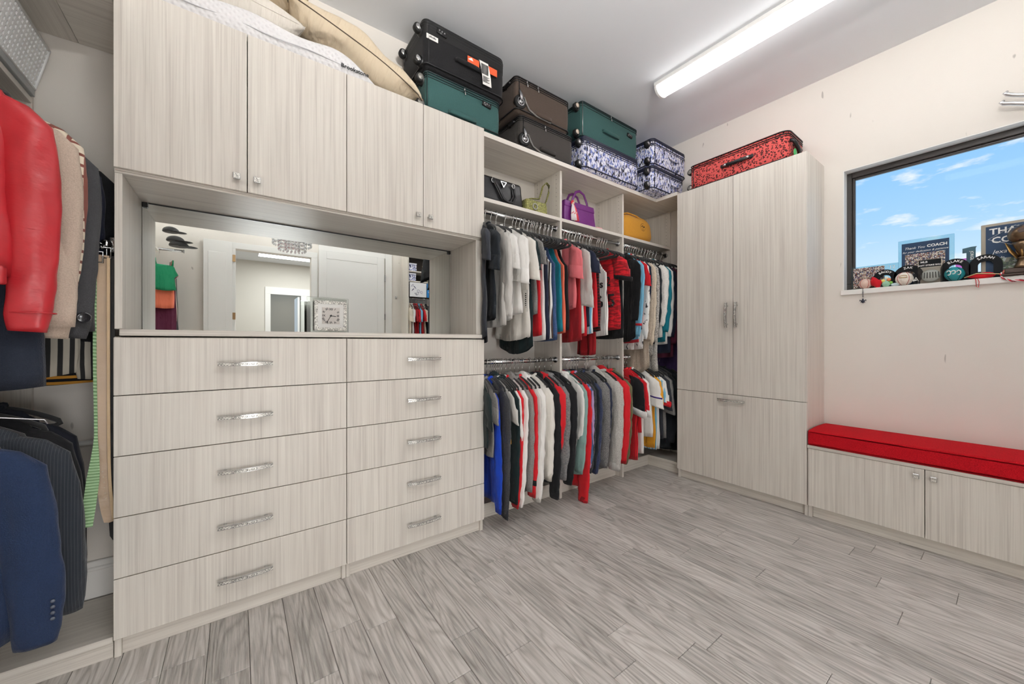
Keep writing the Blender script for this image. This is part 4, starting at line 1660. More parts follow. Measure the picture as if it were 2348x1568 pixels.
LO3 = [
    (2.692, -8, 'tee', 'red', 0.18, .28, 'red pinstriped jersey with black sleeves and white cuffs', 'jersey', 'jersey', dict(cl='pin', c2=rgb(60, 10, 14), smat='black', cuff=rgb(230, 230, 228), flatcuff=1, cuffh=.05, prints=[('ns', .10, -.09, -.37, rgb(20, 20, 22)), ('8', .12, -.10, -.50, rgb(20, 20, 22))], pbold=.002, h='wire')),
    (2.734, -6, 'tee', 'red', 0.40, .30, 'scarlet tee with white-banded sleeves behind the jersey', 't-shirt', 'tee_shirt', dict(cuff=rgb(232, 232, 230), flatcuff=1, cuffh=.05)),
    (2.764, -5, 'tee', 'white', 0.22, .24, 'white long-bodied jersey behind the scarlet tee', 'jersey', 'jersey', {}),
    (2.88, 0, 'tee', 'white', 0.34, .24, 'white jersey with a blue and red sleeve initial', 'jersey', 'jersey', dict(bands=[(.62, .012, rgb(60, 40, 120))], prints=[('W', .08, -.09, -.27, rgb(60, 110, 190))], pshear=.25, pbold=.002)),
    (2.922, 0, 'tee', 'gold', 0.24, .20, 'mustard yellow long jersey', 'jersey', 'jersey', {}),
    (2.95, 0, 'tee', 'sky', 0.22, .20, 'bright blue and white striped jersey behind the mustard one', 'jersey', 'jersey', dict(cl='stripe_z', c2=rgb(238, 238, 236))),
    (2.984, 0, 'tee', 'white', 0.22, .24, 'white tee behind the blue striped jersey', 't-shirt', 'tee_shirt', dict(cuff=rgb(200, 30, 40), flatcuff=1, cuffh=.04)),
    (3.036, 0, 'tee', 'char', 0.30, .28, 'charcoal tee in the lower corner', 't-shirt', 'tee_shirt', {}),
    (3.084, 0, 'tee', 'grey', 0.30, .32, 'grey marl tee beside the dark coat', 't-shirt', 'tee_shirt', dict(cl='heather')),
    (3.15, 0, 'long', 'ink', 0.20, .62, 'dark blue-black coat in the lower corner', 'coat', 'coat', dict(T=.04)),
    (3.27, 0, 'long', 'ink', 0.16, .66, 'black long coat against the corner panel', 'coat', 'coat', dict(T=.04)),
]


def hang(rows, zr, where, grp):
    xs = sorted(r[0] for r in rows)
    for (x, yaw, kind, col, hem, sl, lab, cat, nm, o) in rows:
        o = dict(o)
        i = xs.index(x)
        ds = [abs(xs[j] - x) for j in (i - 1, i + 1) if 0 <= j < len(xs)]
        o.setdefault('gap', max(0.022, min(0.06, sum(ds) / len(ds))))
        if isinstance(o.get('smat'), str):
            o['smat'] = cloth(K[o['smat']])
        hk = o.get('h', 'velvet')
        yw = R(yaw)
        hanger(x, ROD_Y, zr, yw, hk, where, lab)
        garment(x, ROD_Y, zr, yw, kind, K[col], hem, sl, lab, cat, nm, grp, o)


def build_hanging():
    hang(UP1, ROD_U, 'on the upper rail beside the cabinets', 'clothes on the upper rail beside the cabinets')
    hang(UP2, ROD_U, 'on the middle bay upper rail', 'clothes on the middle bay upper rail')
    hang(UP3, ROD_U, 'on the corner bay upper rail', 'clothes on the corner bay upper rail')
    hang(LO1, ROD_L, 'on the lower rail beside the cabinets', 'clothes on the lower rail beside the cabinets')
    hang(LO2, ROD_L, 'on the middle bay lower rail', 'clothes on the middle bay lower rail')
    hang(LO3, ROD_L, 'on the corner bay lower rail', 'clothes on the corner bay lower rail')
    # spare hangers packed between the clothes
    rnd = random.Random(5)
    for xs, z, w in (((1.60, 1.642, 1.67, 1.698, 1.727, 1.76, 1.795, 1.83, 1.868), ROD_U, 'on the upper rail beside the cabinets'),
                     ((2.052, 2.082, 2.112, 2.142, 2.172, 2.205, 2.245, 2.28, 2.30, 2.37, 2.39, 2.45), ROD_U, 'on the middle bay upper rail')):
        for x in xs:
            hanger(x, ROD_Y, z, R(rnd.uniform(-5, 5)), 'velvet', w)
    for x in (2.50, 2.545):
        hanger(x, ROD_Y, ROD_L, R(rnd.uniform(-9, 9)), 'wire', 'on the middle bay lower rail')
    # paper tag on the long off-white top
    t = thing('paper_tag', 'white paper swing tag with a column of dark print on the long white top', 'tag', (1.50, 1.87, 1.42))
    box(t, 'card', (1.499, 1.868, 1.35), (1.501, 1.925, 1.49), simple('card_white', rgb(235, 233, 228), 0.7), 0)
    bm = bmesh.new()
    for q in range(8):
        add_box(bm, (1.4982, 1.886, 1.375 + q * 0.0125), (1.4989, 1.886 + (0.013, 0.010, 0.014, 0.011)[q % 4], 1.382 + q * 0.0125), 0)
    o = from_bm('print_marks', bm, BLACKP, t)
    o['kind'] = 'stuff'


build_hanging()


# ------------------------------------------------------------------ coats in the corner closet
def build_coats():
    Z = 1.99
    X = -0.70
    G1 = 'coats on the upper rail of the corner closet'
    G2 = 'jackets on the lower rail of the corner closet'
    yw = R(90)
    redm = cloth(rgb(176, 34, 42), 'leather')

    def coat(y, col, hem, sl, lab, cat, nm, grp, z=Z, kind='coat', **o):
        hanger(X, y, z, yw, o.pop('h', 'velvet'), 'inside the corner closet', lab)
        o.setdefault('gap', .10)
        o.setdefault('wr', .003)
        return garment(X, y, z, yw, kind, col, hem, sl, lab, cat, nm, grp, o)
    r = coat(1.66, rgb(176, 34, 42), 1.33, .64, 'red leather jacket with a banded cuff at the end of the coat rail', 'jacket', 'leather_jacket', G1,
             mat=redm, wr=.004, gap=.2, W=0.195, B=0.20, T=0.05, swide=1.0, fold=0.016, flatcuff=1, collarh=.02, tail=.0, slift=.01)
    for ob in r.children:
        if ob.name.startswith('sleeve'):
            s = -1 if sum(v.co.y for v in ob.data.vertices) < 0 else 1
            # set-in seams and cuff band
            for zz, nm in ((-0.735, 'cuff_seam'), (-0.50, 'elbow_seam')):
                vs = [v.co for v in ob.data.vertices if abs(v.co.z - zz) < 0.02]
                if len(vs) < 8:
                    continue
                cy = sum(v.y for v in vs) / len(vs)
                cx = sum(v.x for v in vs) / len(vs)
                ry = (max(v.y for v in vs) - cy) * .93
                rx_ = (max(v.x for v in vs) - cx) * .93
                bm = bmesh.new()
                add_tube(bm, [(cx + (rx_ + .001) * math.sin(2 * PI * q / 20), cy + (ry + .001) * math.cos(2 * PI * q / 20), zz) for q in range(20)], 0.0022, 5, True)
                sm = from_bm(nm, bm, redm, None, True, centre=(0, 0, 0))
                sm.parent = ob
    bm = bmesh.new()
    add_box(bm, (-0.067, -0.20, -0.665), (-0.040, 0.20, -0.615), 0.006, 2)
    wb = from_bm('waistband', bm, redm, None, True, centre=(0, 0, 0))
    wb.parent = r
    body = [ob for ob in r.children if ob.name.startswith('body')][0]
    pts = [v.co for v in body.data.vertices if v.co.x < 0.01]

    def on_shell(y, z):
        q = sorted(pts, key=lambda p: (p.y - y) ** 2 + (p.z - z) ** 2)[:3]
        return (min(p.x for p in q) - .0012, y, z)
    for s in (-1, 1):
        for nm, path in (('panel_seam', ((.155, -.20), (.15, -.25), (.145, -.32), (.14, -.40), (.135, -.48), (.13, -.56), (.128, -.61))),
                         ('yoke_seam', ((.02, -.19), (.06, -.195), (.10, -.20), (.14, -.20), (.165, -.198)))):
            bm = bmesh.new()
            add_tube(bm, [on_shell(s * y, z) for y, z in path], 0.0016, 5)
            sm = from_bm(nm, bm, redm, None, True, centre=(0, 0, 0))
            sm.parent = r
    coat(1.79, rgb(190, 172, 156), 1.20, .66, 'beige wool coat behind the red leather jacket', 'coat', 'wool_coat', G1, cl='wool', W=0.215, B=0.285, T=0.035, collarh=.02)
    coat(1.835, rgb(222, 210, 190), 1.24, .60, 'cream plaid-collared trench coat mostly hidden behind the beige one', 'coat', 'trench_coat', G1, cl='plaid', c2=rgb(120, 70, 60), z=Z + .022, W=0.215, B=0.19, collarh=.016)
    coat(1.95, rgb(60, 60, 62), 1.19, .64, 'charcoal coat with a buttoned hem tab', 'coat', 'wool_coat', G1, cl='wool', W=0.225, B=0.29, T=0.035, collarh=.026, button=[(-0.052, -0.277, -0.735, 0.019)])
    coat(2.04, rgb(30, 34, 52), 1.20, .62, 'navy wool peacoat between the charcoal and black coats', 'coat', 'wool_coat', G1, cl='wool', W=0.215, B=0.25, T=0.03)
    coat(2.12, rgb(18, 19, 22), 1.20, .64, 'black coat furthest along the rail towards the wall', 'coat', 'wool_coat', G1, W=0.24, B=0.27, T=0.03, cl='wool')
    # longer pieces showing below the jackets
    coat(1.735, rgb(26, 32, 44), 1.02, .50, 'dark blue-grey long coat hem below the red jacket', 'coat', 'long_coat', G1, cl='wool', W=0.13, B=0.235, T=0.03)
    coat(1.70, rgb(14, 16, 20), 1.085, .45, 'black fur-trimmed coat hem below the red jacket', 'coat', 'fur_coat', G1, cl='knit', c2=rgb(4, 5, 7), W=0.13, B=0.155, T=0.05)
    coat(2.185, rgb(222, 214, 198), 1.06, .80, 'ivory striped blouse hanging below the charcoal coat', 'blouse', 'blouse', G1, kind='long', cl='stripe_z', c2=rgb(60, 60, 60), W=0.22, B=0.28, tail=.05)
    coat(2.235, rgb(20, 22, 28), 1.0, .70, 'black varsity jacket with a yellow-striped rib hem', 'jacket', 'varsity_jacket', G1, kind='long', W=0.22, B=0.29, T=0.03, hemband=rgb(20, 22, 28), hemh=.085, hemk='stripe_h', hemc2=rgb(208, 148, 60))
    # cloth belt hanging below
    t = thing('coat_belt', 'dark cloth coat belt dangling below the fur trim', 'belt', (-0.575, 1.69, 1.05))
    tube(t, 'strap', [(-.565, 1.69, 1.25), (-.57, 1.685, 1.12), (-.578, 1.68, 1.0), (-.572, 1.675, 0.92)], 0.022, cloth(rgb(32, 38, 48), 'wool'), 8, flat=.15, up=(0, 1, 0))
    # empty clip hanger above the suits
    ch = thing('clip_hanger', 'empty wire hanger with two black-tipped clips above the suits', 'hanger', (X, 1.56, 1.03))
    tube(ch, 'hook', [(X, 1.548 + .016 * math.cos(R(a)), 1.034 + .016 * math.sin(R(a))) for a in range(-40, 200, 24)] + [(X, 1.545, 1.01), (X, 1.56, .985)], .002, STEEL, 6)
    tube(ch, 'wire', [(X - .2, 1.56, 0.99), (X, 1.56, .985), (X + .13, 1.56, 0.97), (X + .28, 1.56, 0.942), (X + .285, 1.56, .93)], .0018, STEEL, 6)
    for xx in (-0.53, -0.87):
        bm = bmesh.new()
        add_box(bm, (xx - .006, 1.550, .935), (xx + .006, 1.556, .985), .002, 2)
        add_box(bm, (xx - .006, 1.564, .935), (xx + .006, 1.570, .985), .002, 2, 0)
        add_tube(bm, [(xx - .014, 1.56, .978), (xx + .014, 1.56, .978)], .006, 8)
        add_box(bm, (xx - .008, 1.546, .922), (xx + .008, 1.574, .950), .004, 2, 1)
        from_bm('clip', bm, [CHROME, BLACKP], ch, True)
    ZL = 1.03
    n = coat(1.60, rgb(25, 40, 68), 0.36, .56, 'navy blue blazer at the end of the lower closet rail', 'blazer', 'blazer', G2, z=ZL, W=0.192, B=0.225, T=0.045, swide=1.05, fs=.05, fold=.016, collarh=.016, cl='wool', wr=.006, gap=.2)
    for q in range(4):
        bm = bmesh.new()
        add_lathe(bm, [(.0001, 0), (.004, .0), (.005, .002), (.003, .0035), (.0001, .0035)], (-.030, -.292, -0.615 + q * .016), 'x', 10)
        b = from_bm('cuff_button', bm, simple('navy_button', rgb(74, 80, 92), .35), None, True, centre=(0, 0, 0))
        b.parent = n
    for s in (-1, 1):
        bm = bmesh.new()
        add_box(bm, (-.064, s * .13 - .055, -.47), (-.052, s * .13 + .055, -.445), .002)
        b = from_bm('pocket_flap', bm, cloth(rgb(30, 46, 78), 'wool'), None, True, centre=(0, 0, 0))
        b.parent = n
    for s in (-1, 1):
        bm = bmesh.new()
        add_tube(bm, [(-.030, s * .05, -.09), (-.055, s * .085, -.16), (-.062, s * .06, -.26), (-.064, s * .012, -.36)], [.012, .028, .026, .006], 8, flat=.25, up=(1, 0, 0))
        b = from_bm('lapel', bm, cloth(rgb(30, 46, 78), 'wool'), None, True, centre=(0, 0, 0))
        b.parent = n
    coat(1.75, rgb(36, 40, 46), 0.35, .55, 'charcoal pinstripe suit jacket behind the navy blazer', 'blazer', 'blazer', G2, z=ZL, W=0.195, B=0.23, T=0.045, fs=.055, cl='pin', c2=rgb(58, 62, 68), swide=1.1)
    coat(1.90, rgb(12, 13, 16), 0.33, .58, 'black suit jacket behind the pinstripe one', 'blazer', 'blazer', G2, z=ZL, W=0.172, B=0.20, T=0.045, swide=1.0, fs=.055, button=[(-0.03, -0.245, -0.62, .006), (-0.03, -0.245, -0.64, .006)])
    coat(2.03, rgb(16, 20, 30), 0.40, .55, 'blue-black suit jacket closest to the corner wall', 'blazer', 'blazer', G2, z=ZL, W=0.15, B=0.18, T=0.04, fs=.04)


build_coats()


def build_belts():
    x = CX[0]
    t = thing('belt_rack', 'chrome swivel belt rack screwed to the cabinet side', 'rack', (x - 0.03, 2.02, 1.52))
    box(t, 'plate', (x - 0.024, 2.016, 1.488), (x - 0.0005, 2.024, 1.545), CHROME, .002)
    bm = bmesh.new()
    for z in (1.497, 1.536):
        add_lathe(bm, [(.0001, 0), (.004, 0), (.003, .003), (.0001, .003)], (x - .012, 2.0158, z), 'y', 10)
    o = from_bm('screws', bm, STEEL, t, True)
    o['kind'] = 'stuff'
    lathe(t, 'swivel', [(.0001, -.016), (.014, -.014), (.016, 0), (.014, .014), (.0001, .016)], (x - .03, 2.012, 1.515), CHROME, 'z', 16)
    tube(t, 'arm', [(x - .03, 2.01, 1.515), (x - .06, 1.995, 1.516), (x - .085, 1.98, 1.518), (x - .092, 1.975, 1.53), (x - .093, 1.974, 1.545)], .004, CHROME, 8)
    tube(t, 'peg', [(x - .06, 1.995, 1.516), (x - .062, 1.97, 1.516), (x - .066, 1.958, 1.53)], .003, CHROME, 8)
    for k in range(4):
        px_ = x - .035 - .014 * k
        tube(t, 'hook', [(px_, 2.0 - k * .006, 1.512), (px_, 1.992 - k * .006, 1.495), (px_ - .002, 1.985 - k * .006, 1.492), (px_ - .003, 1.98 - k * .006, 1.502)], .0022, CHROME, 6)

    def belt(label, pts, w, mat, up, buckle=True, holes=False, ucol=CHROME, thin=None):
        b = thing('belt', label, 'belt', pts[0], 'belts on the swivel rack')
        # resample smoothly
        P = [Vector(p) for p in pts]
        out = []
        for i in range(len(P) - 1):
            p0, p1, p2, p3 = P[max(i - 1, 0)], P[i], P[i + 1], P[min(i + 2, len(P) - 1)]
            for q in range(6):
                u = q / 6
                out.append(0.5 * ((2 * p1) + (p2 - p0) * u + (2 * p0 - 5 * p1 + 4 * p2 - p3) * u * u + (3 * p1 - p0 - 3 * p2 + p3) * u ** 3))
        out.append(P[-1])
        bm = bmesh.new()
        rings = []
        for i, p in enumerate(out):
            tt = (out[min(i + 1, len(out) - 1)] - out[max(i - 1, 0)]).normalized()
            nn = Vector(up)
            nn = (nn - tt * nn.dot(tt)).normalized()
            sd = tt.cross(nn)
            ww = w * (0.35 if i == len(out) - 1 and thin is None else 1)
            if thin is not None:
                ww *= max(.28, min(1, (thin - p.z) / .18))
            rings.append([p + sd * ww - nn * .0018, p + sd * ww + nn * .0018, p - sd * ww + nn * .0018, p - sd * ww - nn * .0018])
        ring_loft(bm, rings)
        bmesh.ops.recalc_face_normals(bm, faces=bm.faces[:])
        from_bm('strap', bm, mat, b)
        if buckle:
            p = P[0]
            loop = [(p.x - w * 1.25, p.y, p.z - .01), (p.x - w * 1.25, p.y, p.z + .028), (p.x + w * 1.25, p.y, p.z + .028), (p.x + w * 1.25, p.y, p.z - .01)]
            tube(b, 'buckle', loop, .0032, ucol, 6, True)
        if holes:
            bm = bmesh.new()
            nn = Vector(up).normalized()
            for q in range(6):
                p = P[-3].lerp(P[-2], q / 6.0)
                add_lathe(bm, [(.0001, 0), (.0022, 0), (.0022, .0008), (.0001, .0008)], p + Vector((0, -.0022, 0)), 'y', 6)
            o = from_bm('punch_holes', bm, simple('pale_hole', rgb(222, 206, 184), .8), b)
            o['kind'] = 'stuff'
    tan = cloth(rgb(188, 160, 130), 'leather')
    belt('tan leather belt with punch holes and a pale edge', [(x - .036, 1.985, 1.47), (x - .037, 1.985, 1.2), (x - .037, 1.985, .85), (x - .034, 1.985, .68), (x - .024, 1.985, .56), (x - .012, 1.985, .49)], .018, tan, (0.25, -1, 0), holes=True)
    belt('pale cream belt edge-on beside the tan belt', [(x - .0175, 1.975, 1.46), (x - .0175, 1.975, 1.0), (x - .0155, 1.975, .70), (x - .009, 1.975, .56), (x - .004, 1.975, .50)], .004, cloth(rgb(226, 196, 156), 'leather'), (0, -1, 0), buckle=False)
    belt('black leather belt beside the cabinet side', [(x - .0135, 1.99, 1.47), (x - .0135, 1.99, .9), (x - .013, 1.99, .6), (x - .006, 1.99, .42)], .010, cloth(rgb(16, 16, 18), 'leather'), (0, -1, 0))
    belt('second black belt with a pale brown lining', [(x - .0065, 2.03, 1.46), (x - .0065, 2.03, .9), (x - .006, 2.03, .45)], .005, cloth(rgb(88, 72, 58), 'leather'), (0, -1, 0), buckle=False)
    belt('pale green braided belt with a frayed square tip', [(x - .050, 1.970, 1.45), (x - .051, 1.970, 1.1), (x - .045, 1.955, .85), (x - .041, 1.925, .74), (x - .040, 1.88, .64), (x - .044, 1.84, .535)], .0155, cloth(rgb(178, 212, 166), 'braid', rgb(122, 160, 112)), (0.1, -1, 0), thin=.86)


build_belts()


# ------------------------------------------------------------------ luggage
def suitcase(label, x0, x1, y0, y1, z0, z1, mat, trim, o, name='suitcase'):
    """lying flat; long axis along x, wheels at the -x end, the face at y0 looks into the room"""
    L, D, T = x1 - x0, y1 - y0, z1 - z0
    t = thing(name, label, 'suitcase', (0, 0, 0), o.get('group', 'suitcases on top of the closet units'))
    wl = o.get('wheel_len', 0.022)
    a = -L / 2 + wl
    b = L / 2
    r = o.get('r', 0.045)
    n = 6

    def outline(g, z, bulge=0.0):
        pts = []
        corners = ((b, -D / 2), (b, D / 2), (a, D / 2), (a, -D / 2))
        for ci, (cx, cy) in enumerate(corners):
            rr = r if ci < 2 else r * o.get('rw', 0.5)
            sx, sy = (1 if cx > 0 else -1), (1 if cy > 0 else -1)
            a0 = {(1, -1): -90, (1, 1): 0, (-1, 1): 90, (-1, -1): 180}[(sx, sy)]
            for q in range(n + 1):
                an = R(a0 + 90 * q / n)
                pts.append(Vector((cx - sx * rr + rr * math.cos(an) - g * sx, cy - sy * rr + rr * math.sin(an) - g * sy, z)))
        return pts
    e = o.get('edge', 0.022)
    rings = [outline(e * 1.0, 0.0), outline(e * 0.35, e * 0.3), outline(0, e), outline(-0.003, T * 0.3), outline(-0.004, T * 0.5), outline(-0.003, T * 0.7), outline(0, T - e), outline(e * .35, T - e * .3), outline(e, T)]
    bm = bmesh.new()
    ring_loft(bm, rings)
    from_bm('shell', bm, mat, t, True)
    # piping and zip tracks run round the case
    for zz, rr, nm in ((e * .8, .0042, 'piping'), (T - e * .8, .0042, 'piping'), (T * o.get('zip', .80), .0035, 'zipper'), (T * (o.get('zip', .80) - .06), .0025, 'zipper_flap')):
        bm = bmesh.new()
        add_tube(bm, outline(-0.0035, zz), rr, 6, True)
        from_bm(nm, bm, trim, t, True)
    if o.get('band'):
        bm = bmesh.new()
        ring_loft(bm, [outline(-.0045, T * o['band'][0]), outline(-.0052, T * (o['band'][0] + o['band'][1]) / 2), outline(-.0045, T * o['band'][1])], False, False)
        from_bm('gusset', bm, o['band'][2], t, True)
    # end frame seam
    bm = bmesh.new()
    add_tube(bm, [(a + .004 + o.get('seam', .02), -D / 2 - .0035, zz) for zz in (e, T / 2, T - e)], .003, 6)
    from_bm('frame_seam', bm, o.get('seam_mat', trim), t, True)
    # wheels
    wk = o.get('wheel', 'spinner')
    wy = D / 2 - .05
    if wk == 'spinner':
        for sy in (-1, 1):
            for zz in (.045, T - .045):
                bm = bmesh.new()
                ellipsoid(bm, (a + .006, sy * wy, zz), (.030, .032, .036), 12, 8)
                w = from_bm('wheel_housing', bm, BLACKP, t, True)
                bm = bmesh.new()
                c = (a - .022, sy * wy - .012, zz)
                add_lathe(bm, [(.0001, -.02), (.020, -.02), (.026, -.014), (.026, .008), (.020, .014), (.0001, .014)], c, 'y', 18)
                w2 = from_bm('wheel', bm, BLACKR, t, True)
                bm = bmesh.new()
                add_lathe(bm, [(.0001, .0142), (.0175, .0142), (.0165, .017), (.0001, .017)], c, 'y', 18)
                from_bm('hub', bm, o.get('hub', simple('grey_hub', rgb(150, 148, 142), .35, .4)), w2, True)
    else:
        for sy in (-1, 1):
            bm = bmesh.new()
            c = (a + .030, sy * (D / 2 - .004) - .008, .062)
            add_lathe(bm, [(.0001, -.014), (.036, -.014), (.044, -.008), (.044, .006), (.036, .012), (.0001, .012)], c, 'y', 22)
            w2 = from_bm('wheel', bm, BLACKR, t, True)
            bm = bmesh.new()
            add_lathe(bm, [(.030, .0122), (.026, .016), (.020, .0122), (.0145, .0122), (.011, .018), (.0001, .019)], c, 'y', 18)
            from_bm('hub', bm, STEEL, w2, True)
            if sy < 0:
                bm = bmesh.new()
                add_tube(bm, [(a + .030, -D / 2 - .026, .065), (a + .026, -D / 2 - .024, .10), (a + .020, -D / 2 - .016, .135)], [.010, .013, .007], 8, flat=.5, up=(0, 1, 0))
                from_bm('bracket', bm, STEEL, t, True)
                bm = bmesh.new()
                add_tube(bm, [(a + .062, -D / 2 - .008, .105), (a + .082, -D / 2 - .010, .065), (a + .105, -D / 2 - .010, .035), (a + .17, -D / 2 - .010, .014), (a + .30, -D / 2 - .009, .012)], .006, 7)
                from_bm('corner_guard', bm, simple('guard_plastic', rgb(120, 118, 114), .3), t, True)
        for zz in (T - .05,):
            bm = bmesh.new()
            add_tube(bm, [(a - .012, -D / 2 + .045, zz), (a - .02, -D / 2 + .05, zz + .004), (a - .018, -D / 2 + .10, zz + .004), (a - .004, -D / 2 + .11, zz)], .010, 8)
            from_bm('foot', bm, BLACKP, t, True)
    # side handle
    hy = -D / 2 - .004
    hz = T * o.get('hz', .45)
    hx = o.get('hx', 0.0)
    hl = o.get('hl', .09)
    pts = [(hx - hl, hy, hz), (hx - hl * .9, hy - .012, hz), (hx - hl * .4, hy - .020, hz - .006), (hx + hl * .4, hy - .020, hz - .006), (hx + hl * .9, hy - .012, hz), (hx + hl, hy, hz)]
    bm = bmesh.new()
    add_tube(bm, pts, [.012, .013, .014, .014, .013, .012], 10, flat=.55, up=(0, 1, 0))
    h = from_bm('side_handle', bm, o.get('hmat', mat), t, True)
    if o.get('chrome_handle'):
        for s in (-1, 1):
            box(h, 'handle_mount', (hx + s * hl - .016, hy - .012, hz - .012), (hx + s * hl + .016, hy + .002, hz + .012), BLACKP, .003)
            bm = bmesh.new()
            add_tube(bm, [(hx + s * (hl - .030), hy - .020, hz - .002), (hx + s * (hl - .010), hy - .013, hz)], .010, 10)
            from_bm('ferrule', bm, CHROME, h, True)
    # lock plate
    if o.get('lock'):
        lx, lz = o['lock']
        lx, lz = lx * L, lz * T
        bm = bmesh.new()
        add_tube(bm, [(lx - .030, hy - .004, lz + .004), (lx + .030, hy - .004, lz - .004)], .016, 12, flat=.5, up=(0, 1, 0))
        k = from_bm('lock', bm, BLACKP, t, True)
        for q in range(3):
            bm = bmesh.new()
            add_lathe(bm, [(.0001, 0), (.0045, 0), (.004, .002), (.0001, .0025)], (lx - .018 + q * .016, hy - .0115, lz + .003 - q * .002), 'y', 10)
            from_bm('dial', bm, STEEL, k, True)
    if o.get('pull'):
        for px_ in o['pull']:
            bm = bmesh.new()
            zz = T * o.get('zip', .8)
            add_box(bm, (px_ * L - .005, hy - .010, zz - .010), (px_ * L + .005, hy - .004, zz + .006), .002)
            add_tube(bm, [(px_ * L, hy - .008, zz - .006), (px_ * L + .003, hy - .011, zz - .035)], .0035, 6)
            from_bm('zip_pull', bm, CHROME, t, True)
    if o.get('topz'):
        pass
    # carry handle at the far end
    bm = bmesh.new()
    add_tube(bm, [(b, -.08, T * .55), (b + .014, -.07, T * .55), (b + .018, 0, T * .55), (b + .014, .07, T * .55), (b, .08, T * .55)], .009, 8, flat=.6, up=(1, 0, 0))
    from_bm('end_handle', bm, o.get('hmat', mat), t, True)
    return t, L, D, T


def place(t, x0, x1, y0, y1, z0, rz=0.0, rx=0.0, ry=0.0):
    t.location = ((x0 + x1) / 2, (y0 + y1) / 2, z0)
    t.rotation_euler = (R(rx), R(ry), R(rz))


def build_luggage():
    teal = cloth(rgb(52, 88, 86), 'felt')
    tealtrim = simple('teal_trim', rgb(20, 40, 42), .5)
    blk = cloth(rgb(24, 24, 26), 'felt')
    brn = cloth(rgb(78, 66, 58), 'felt')
    chc = cloth(rgb(62, 58, 55), 'felt')
    flo = cloth(rgb(226, 226, 238), 'floral', rgb(108, 122, 186))
    flonavy = simple('navy_gusset', rgb(24, 28, 50), .6)
    leo = cloth(rgb(204, 84, 80), 'leopard')

    def go(label, x0, x1, y0, y1, z0, z1, mat, trim, o, rz=0, rx=0, ry=0):
        t, L, D, T = suitcase(label, x0, x1, y0, y1, z0, z1, mat, trim, o)
        if not o.get('later'):
            place(t, x0, x1, y0, y1, z0, rz, rx, ry)
        return t, L, D, T
    S0 = 2.4555
    go('teal suitcase under the black one at the end of the upper cabinets', .80, 1.355, 1.968, 2.30, S0, 2.688, teal, tealtrim, dict(lock=(.30, .72), hz=.15, pull=(.02,), wheel_len=.05, seam=.0, zip=.86))
    t, L, D, T = go('black suitcase with orange airline tags on top of the teal one', .775, 1.385, 1.958, 2.29, 2.6895, 2.955, blk, BLACKP,
                    dict(later=1, lock=(-.235, .83), hz=.42, hl=.085, hx=.03, r=.06, zip=.88, wheel_len=.06, hub=CHROME, band=(.70, .99, simple('black_gusset', rgb(12, 12, 13), .6))))
    hy = -D / 2 - .004
    org = simple('orange_card', rgb(226, 92, 48), .6)
    wht = simple('tag_paper', rgb(232, 230, 226), .7)
    box(t, 'name_label', (-.235, hy - .002, .155), (-.165, hy + .001, .182), wht, .001)
    bm = bmesh.new()
    for q in range(6):
        add_box(bm, (-.218 + q * .007, hy - .0028, .164), (-.2135 + q * .007, hy - .0018, .172 + .003 * (q % 3 == 1)), 0)
    from_bm('label_print', bm, simple('tag_ink', rgb(60, 60, 64), .7), t)['kind'] = 'stuff'
    for (xa, xb) in ((.015, .095), (.155, .225)):
        box(t, 'tag_card', (xa, hy - .020, .115), (xb, hy - .017, .158), org, .001)
    bm = bmesh.new()
    ring_loft(bm, [[(.02, hy - .0212, .136), (.052, hy - .0212, .136), (.052, hy - .0206, .140), (.02, hy - .0206, .140)], [(.04, hy - .0212, .149), (.044, hy - .0212, .149), (.044, hy - .0206, .152), (.04, hy - .0206, .152)]])
    from_bm('tag_mark', bm, wht, t)
    bm = bmesh.new()
    rr = []
    for (zz, yy, xx) in ((.168, .012, .090), (.162, .026, .092), (.13, .027, .10), (.08, .026, .112), (.03, .022, .120)):
        rr.append([(xx, hy - yy, zz), (xx + .062, hy - yy, zz), (xx + .062, hy - yy + .0012, zz), (xx, hy - yy + .0012, zz)])
    ring_loft(bm, rr)
    bmesh.ops.recalc_face_normals(bm, faces=bm.faces[:])
    bt = from_bm('baggage_strip', bm, wht, t)
    bm = bmesh.new()
    rnd = random.Random(3)
    x = .104
    for q in range(15):
        w = rnd.choice((.001, .0016, .0028))
        add_box(bm, (x, hy - .0282, .088), (x + w, hy - .0272, .148), 0)
        x += w + rnd.choice((.0012, .002))
    for q in range(6):
        add_box(bm, (.118, hy - .0276, .045 + q * .006), (.118 + rnd.uniform(.02, .05), hy - .0262, .047 + q * .006), 0)
    from_bm('barcode', bm, BLACKP, bt)['kind'] = 'stuff'
    place(t, .775, 1.385, 1.958, 2.29, 2.6895)
    S1 = 2.4515
    go('charcoal suitcase with an in-line wheel under the brown one', 1.49, 2.03, 1.978, 2.30, S1, 2.687, chc, BLACKP, dict(wheel='skate', pull=(-.05,), zip=.87, hz=.18, hl=.07, r=.06, wheel_len=.03))
    go('brown suitcase with an in-line wheel on the charcoal one', 1.455, 1.985, 1.978, 2.30, 2.6885, 2.935, brn, BLACKP, dict(wheel='skate', pull=(-.28, -.10), zip=.87, hz=.12, hl=.07, r=.05, wheel_len=.03))
    go('blue and white foliage-print suitcase under the second teal one', 2.05, 2.765, 1.928, 2.29, S1, 2.700, flo, flonavy, dict(hz=.40, hl=.07, r=.06, band=(.84, .99, flonavy), wheel_len=.035, pull=(-.25,), hub=STEEL))
    go('large teal suitcase with a side handle on the foliage-print one', 2.055, 2.79, 1.962, 2.30, 2.7015, 2.992, teal, tealtrim, dict(lock=(.33, .66), hz=.42, hl=.10, hx=.0, wheel_len=.04, pull=(.0,), seam=.0, zip=.9, seam_mat=STEEL, hub=simple('pale_hub', rgb(206, 190, 174), .4)))
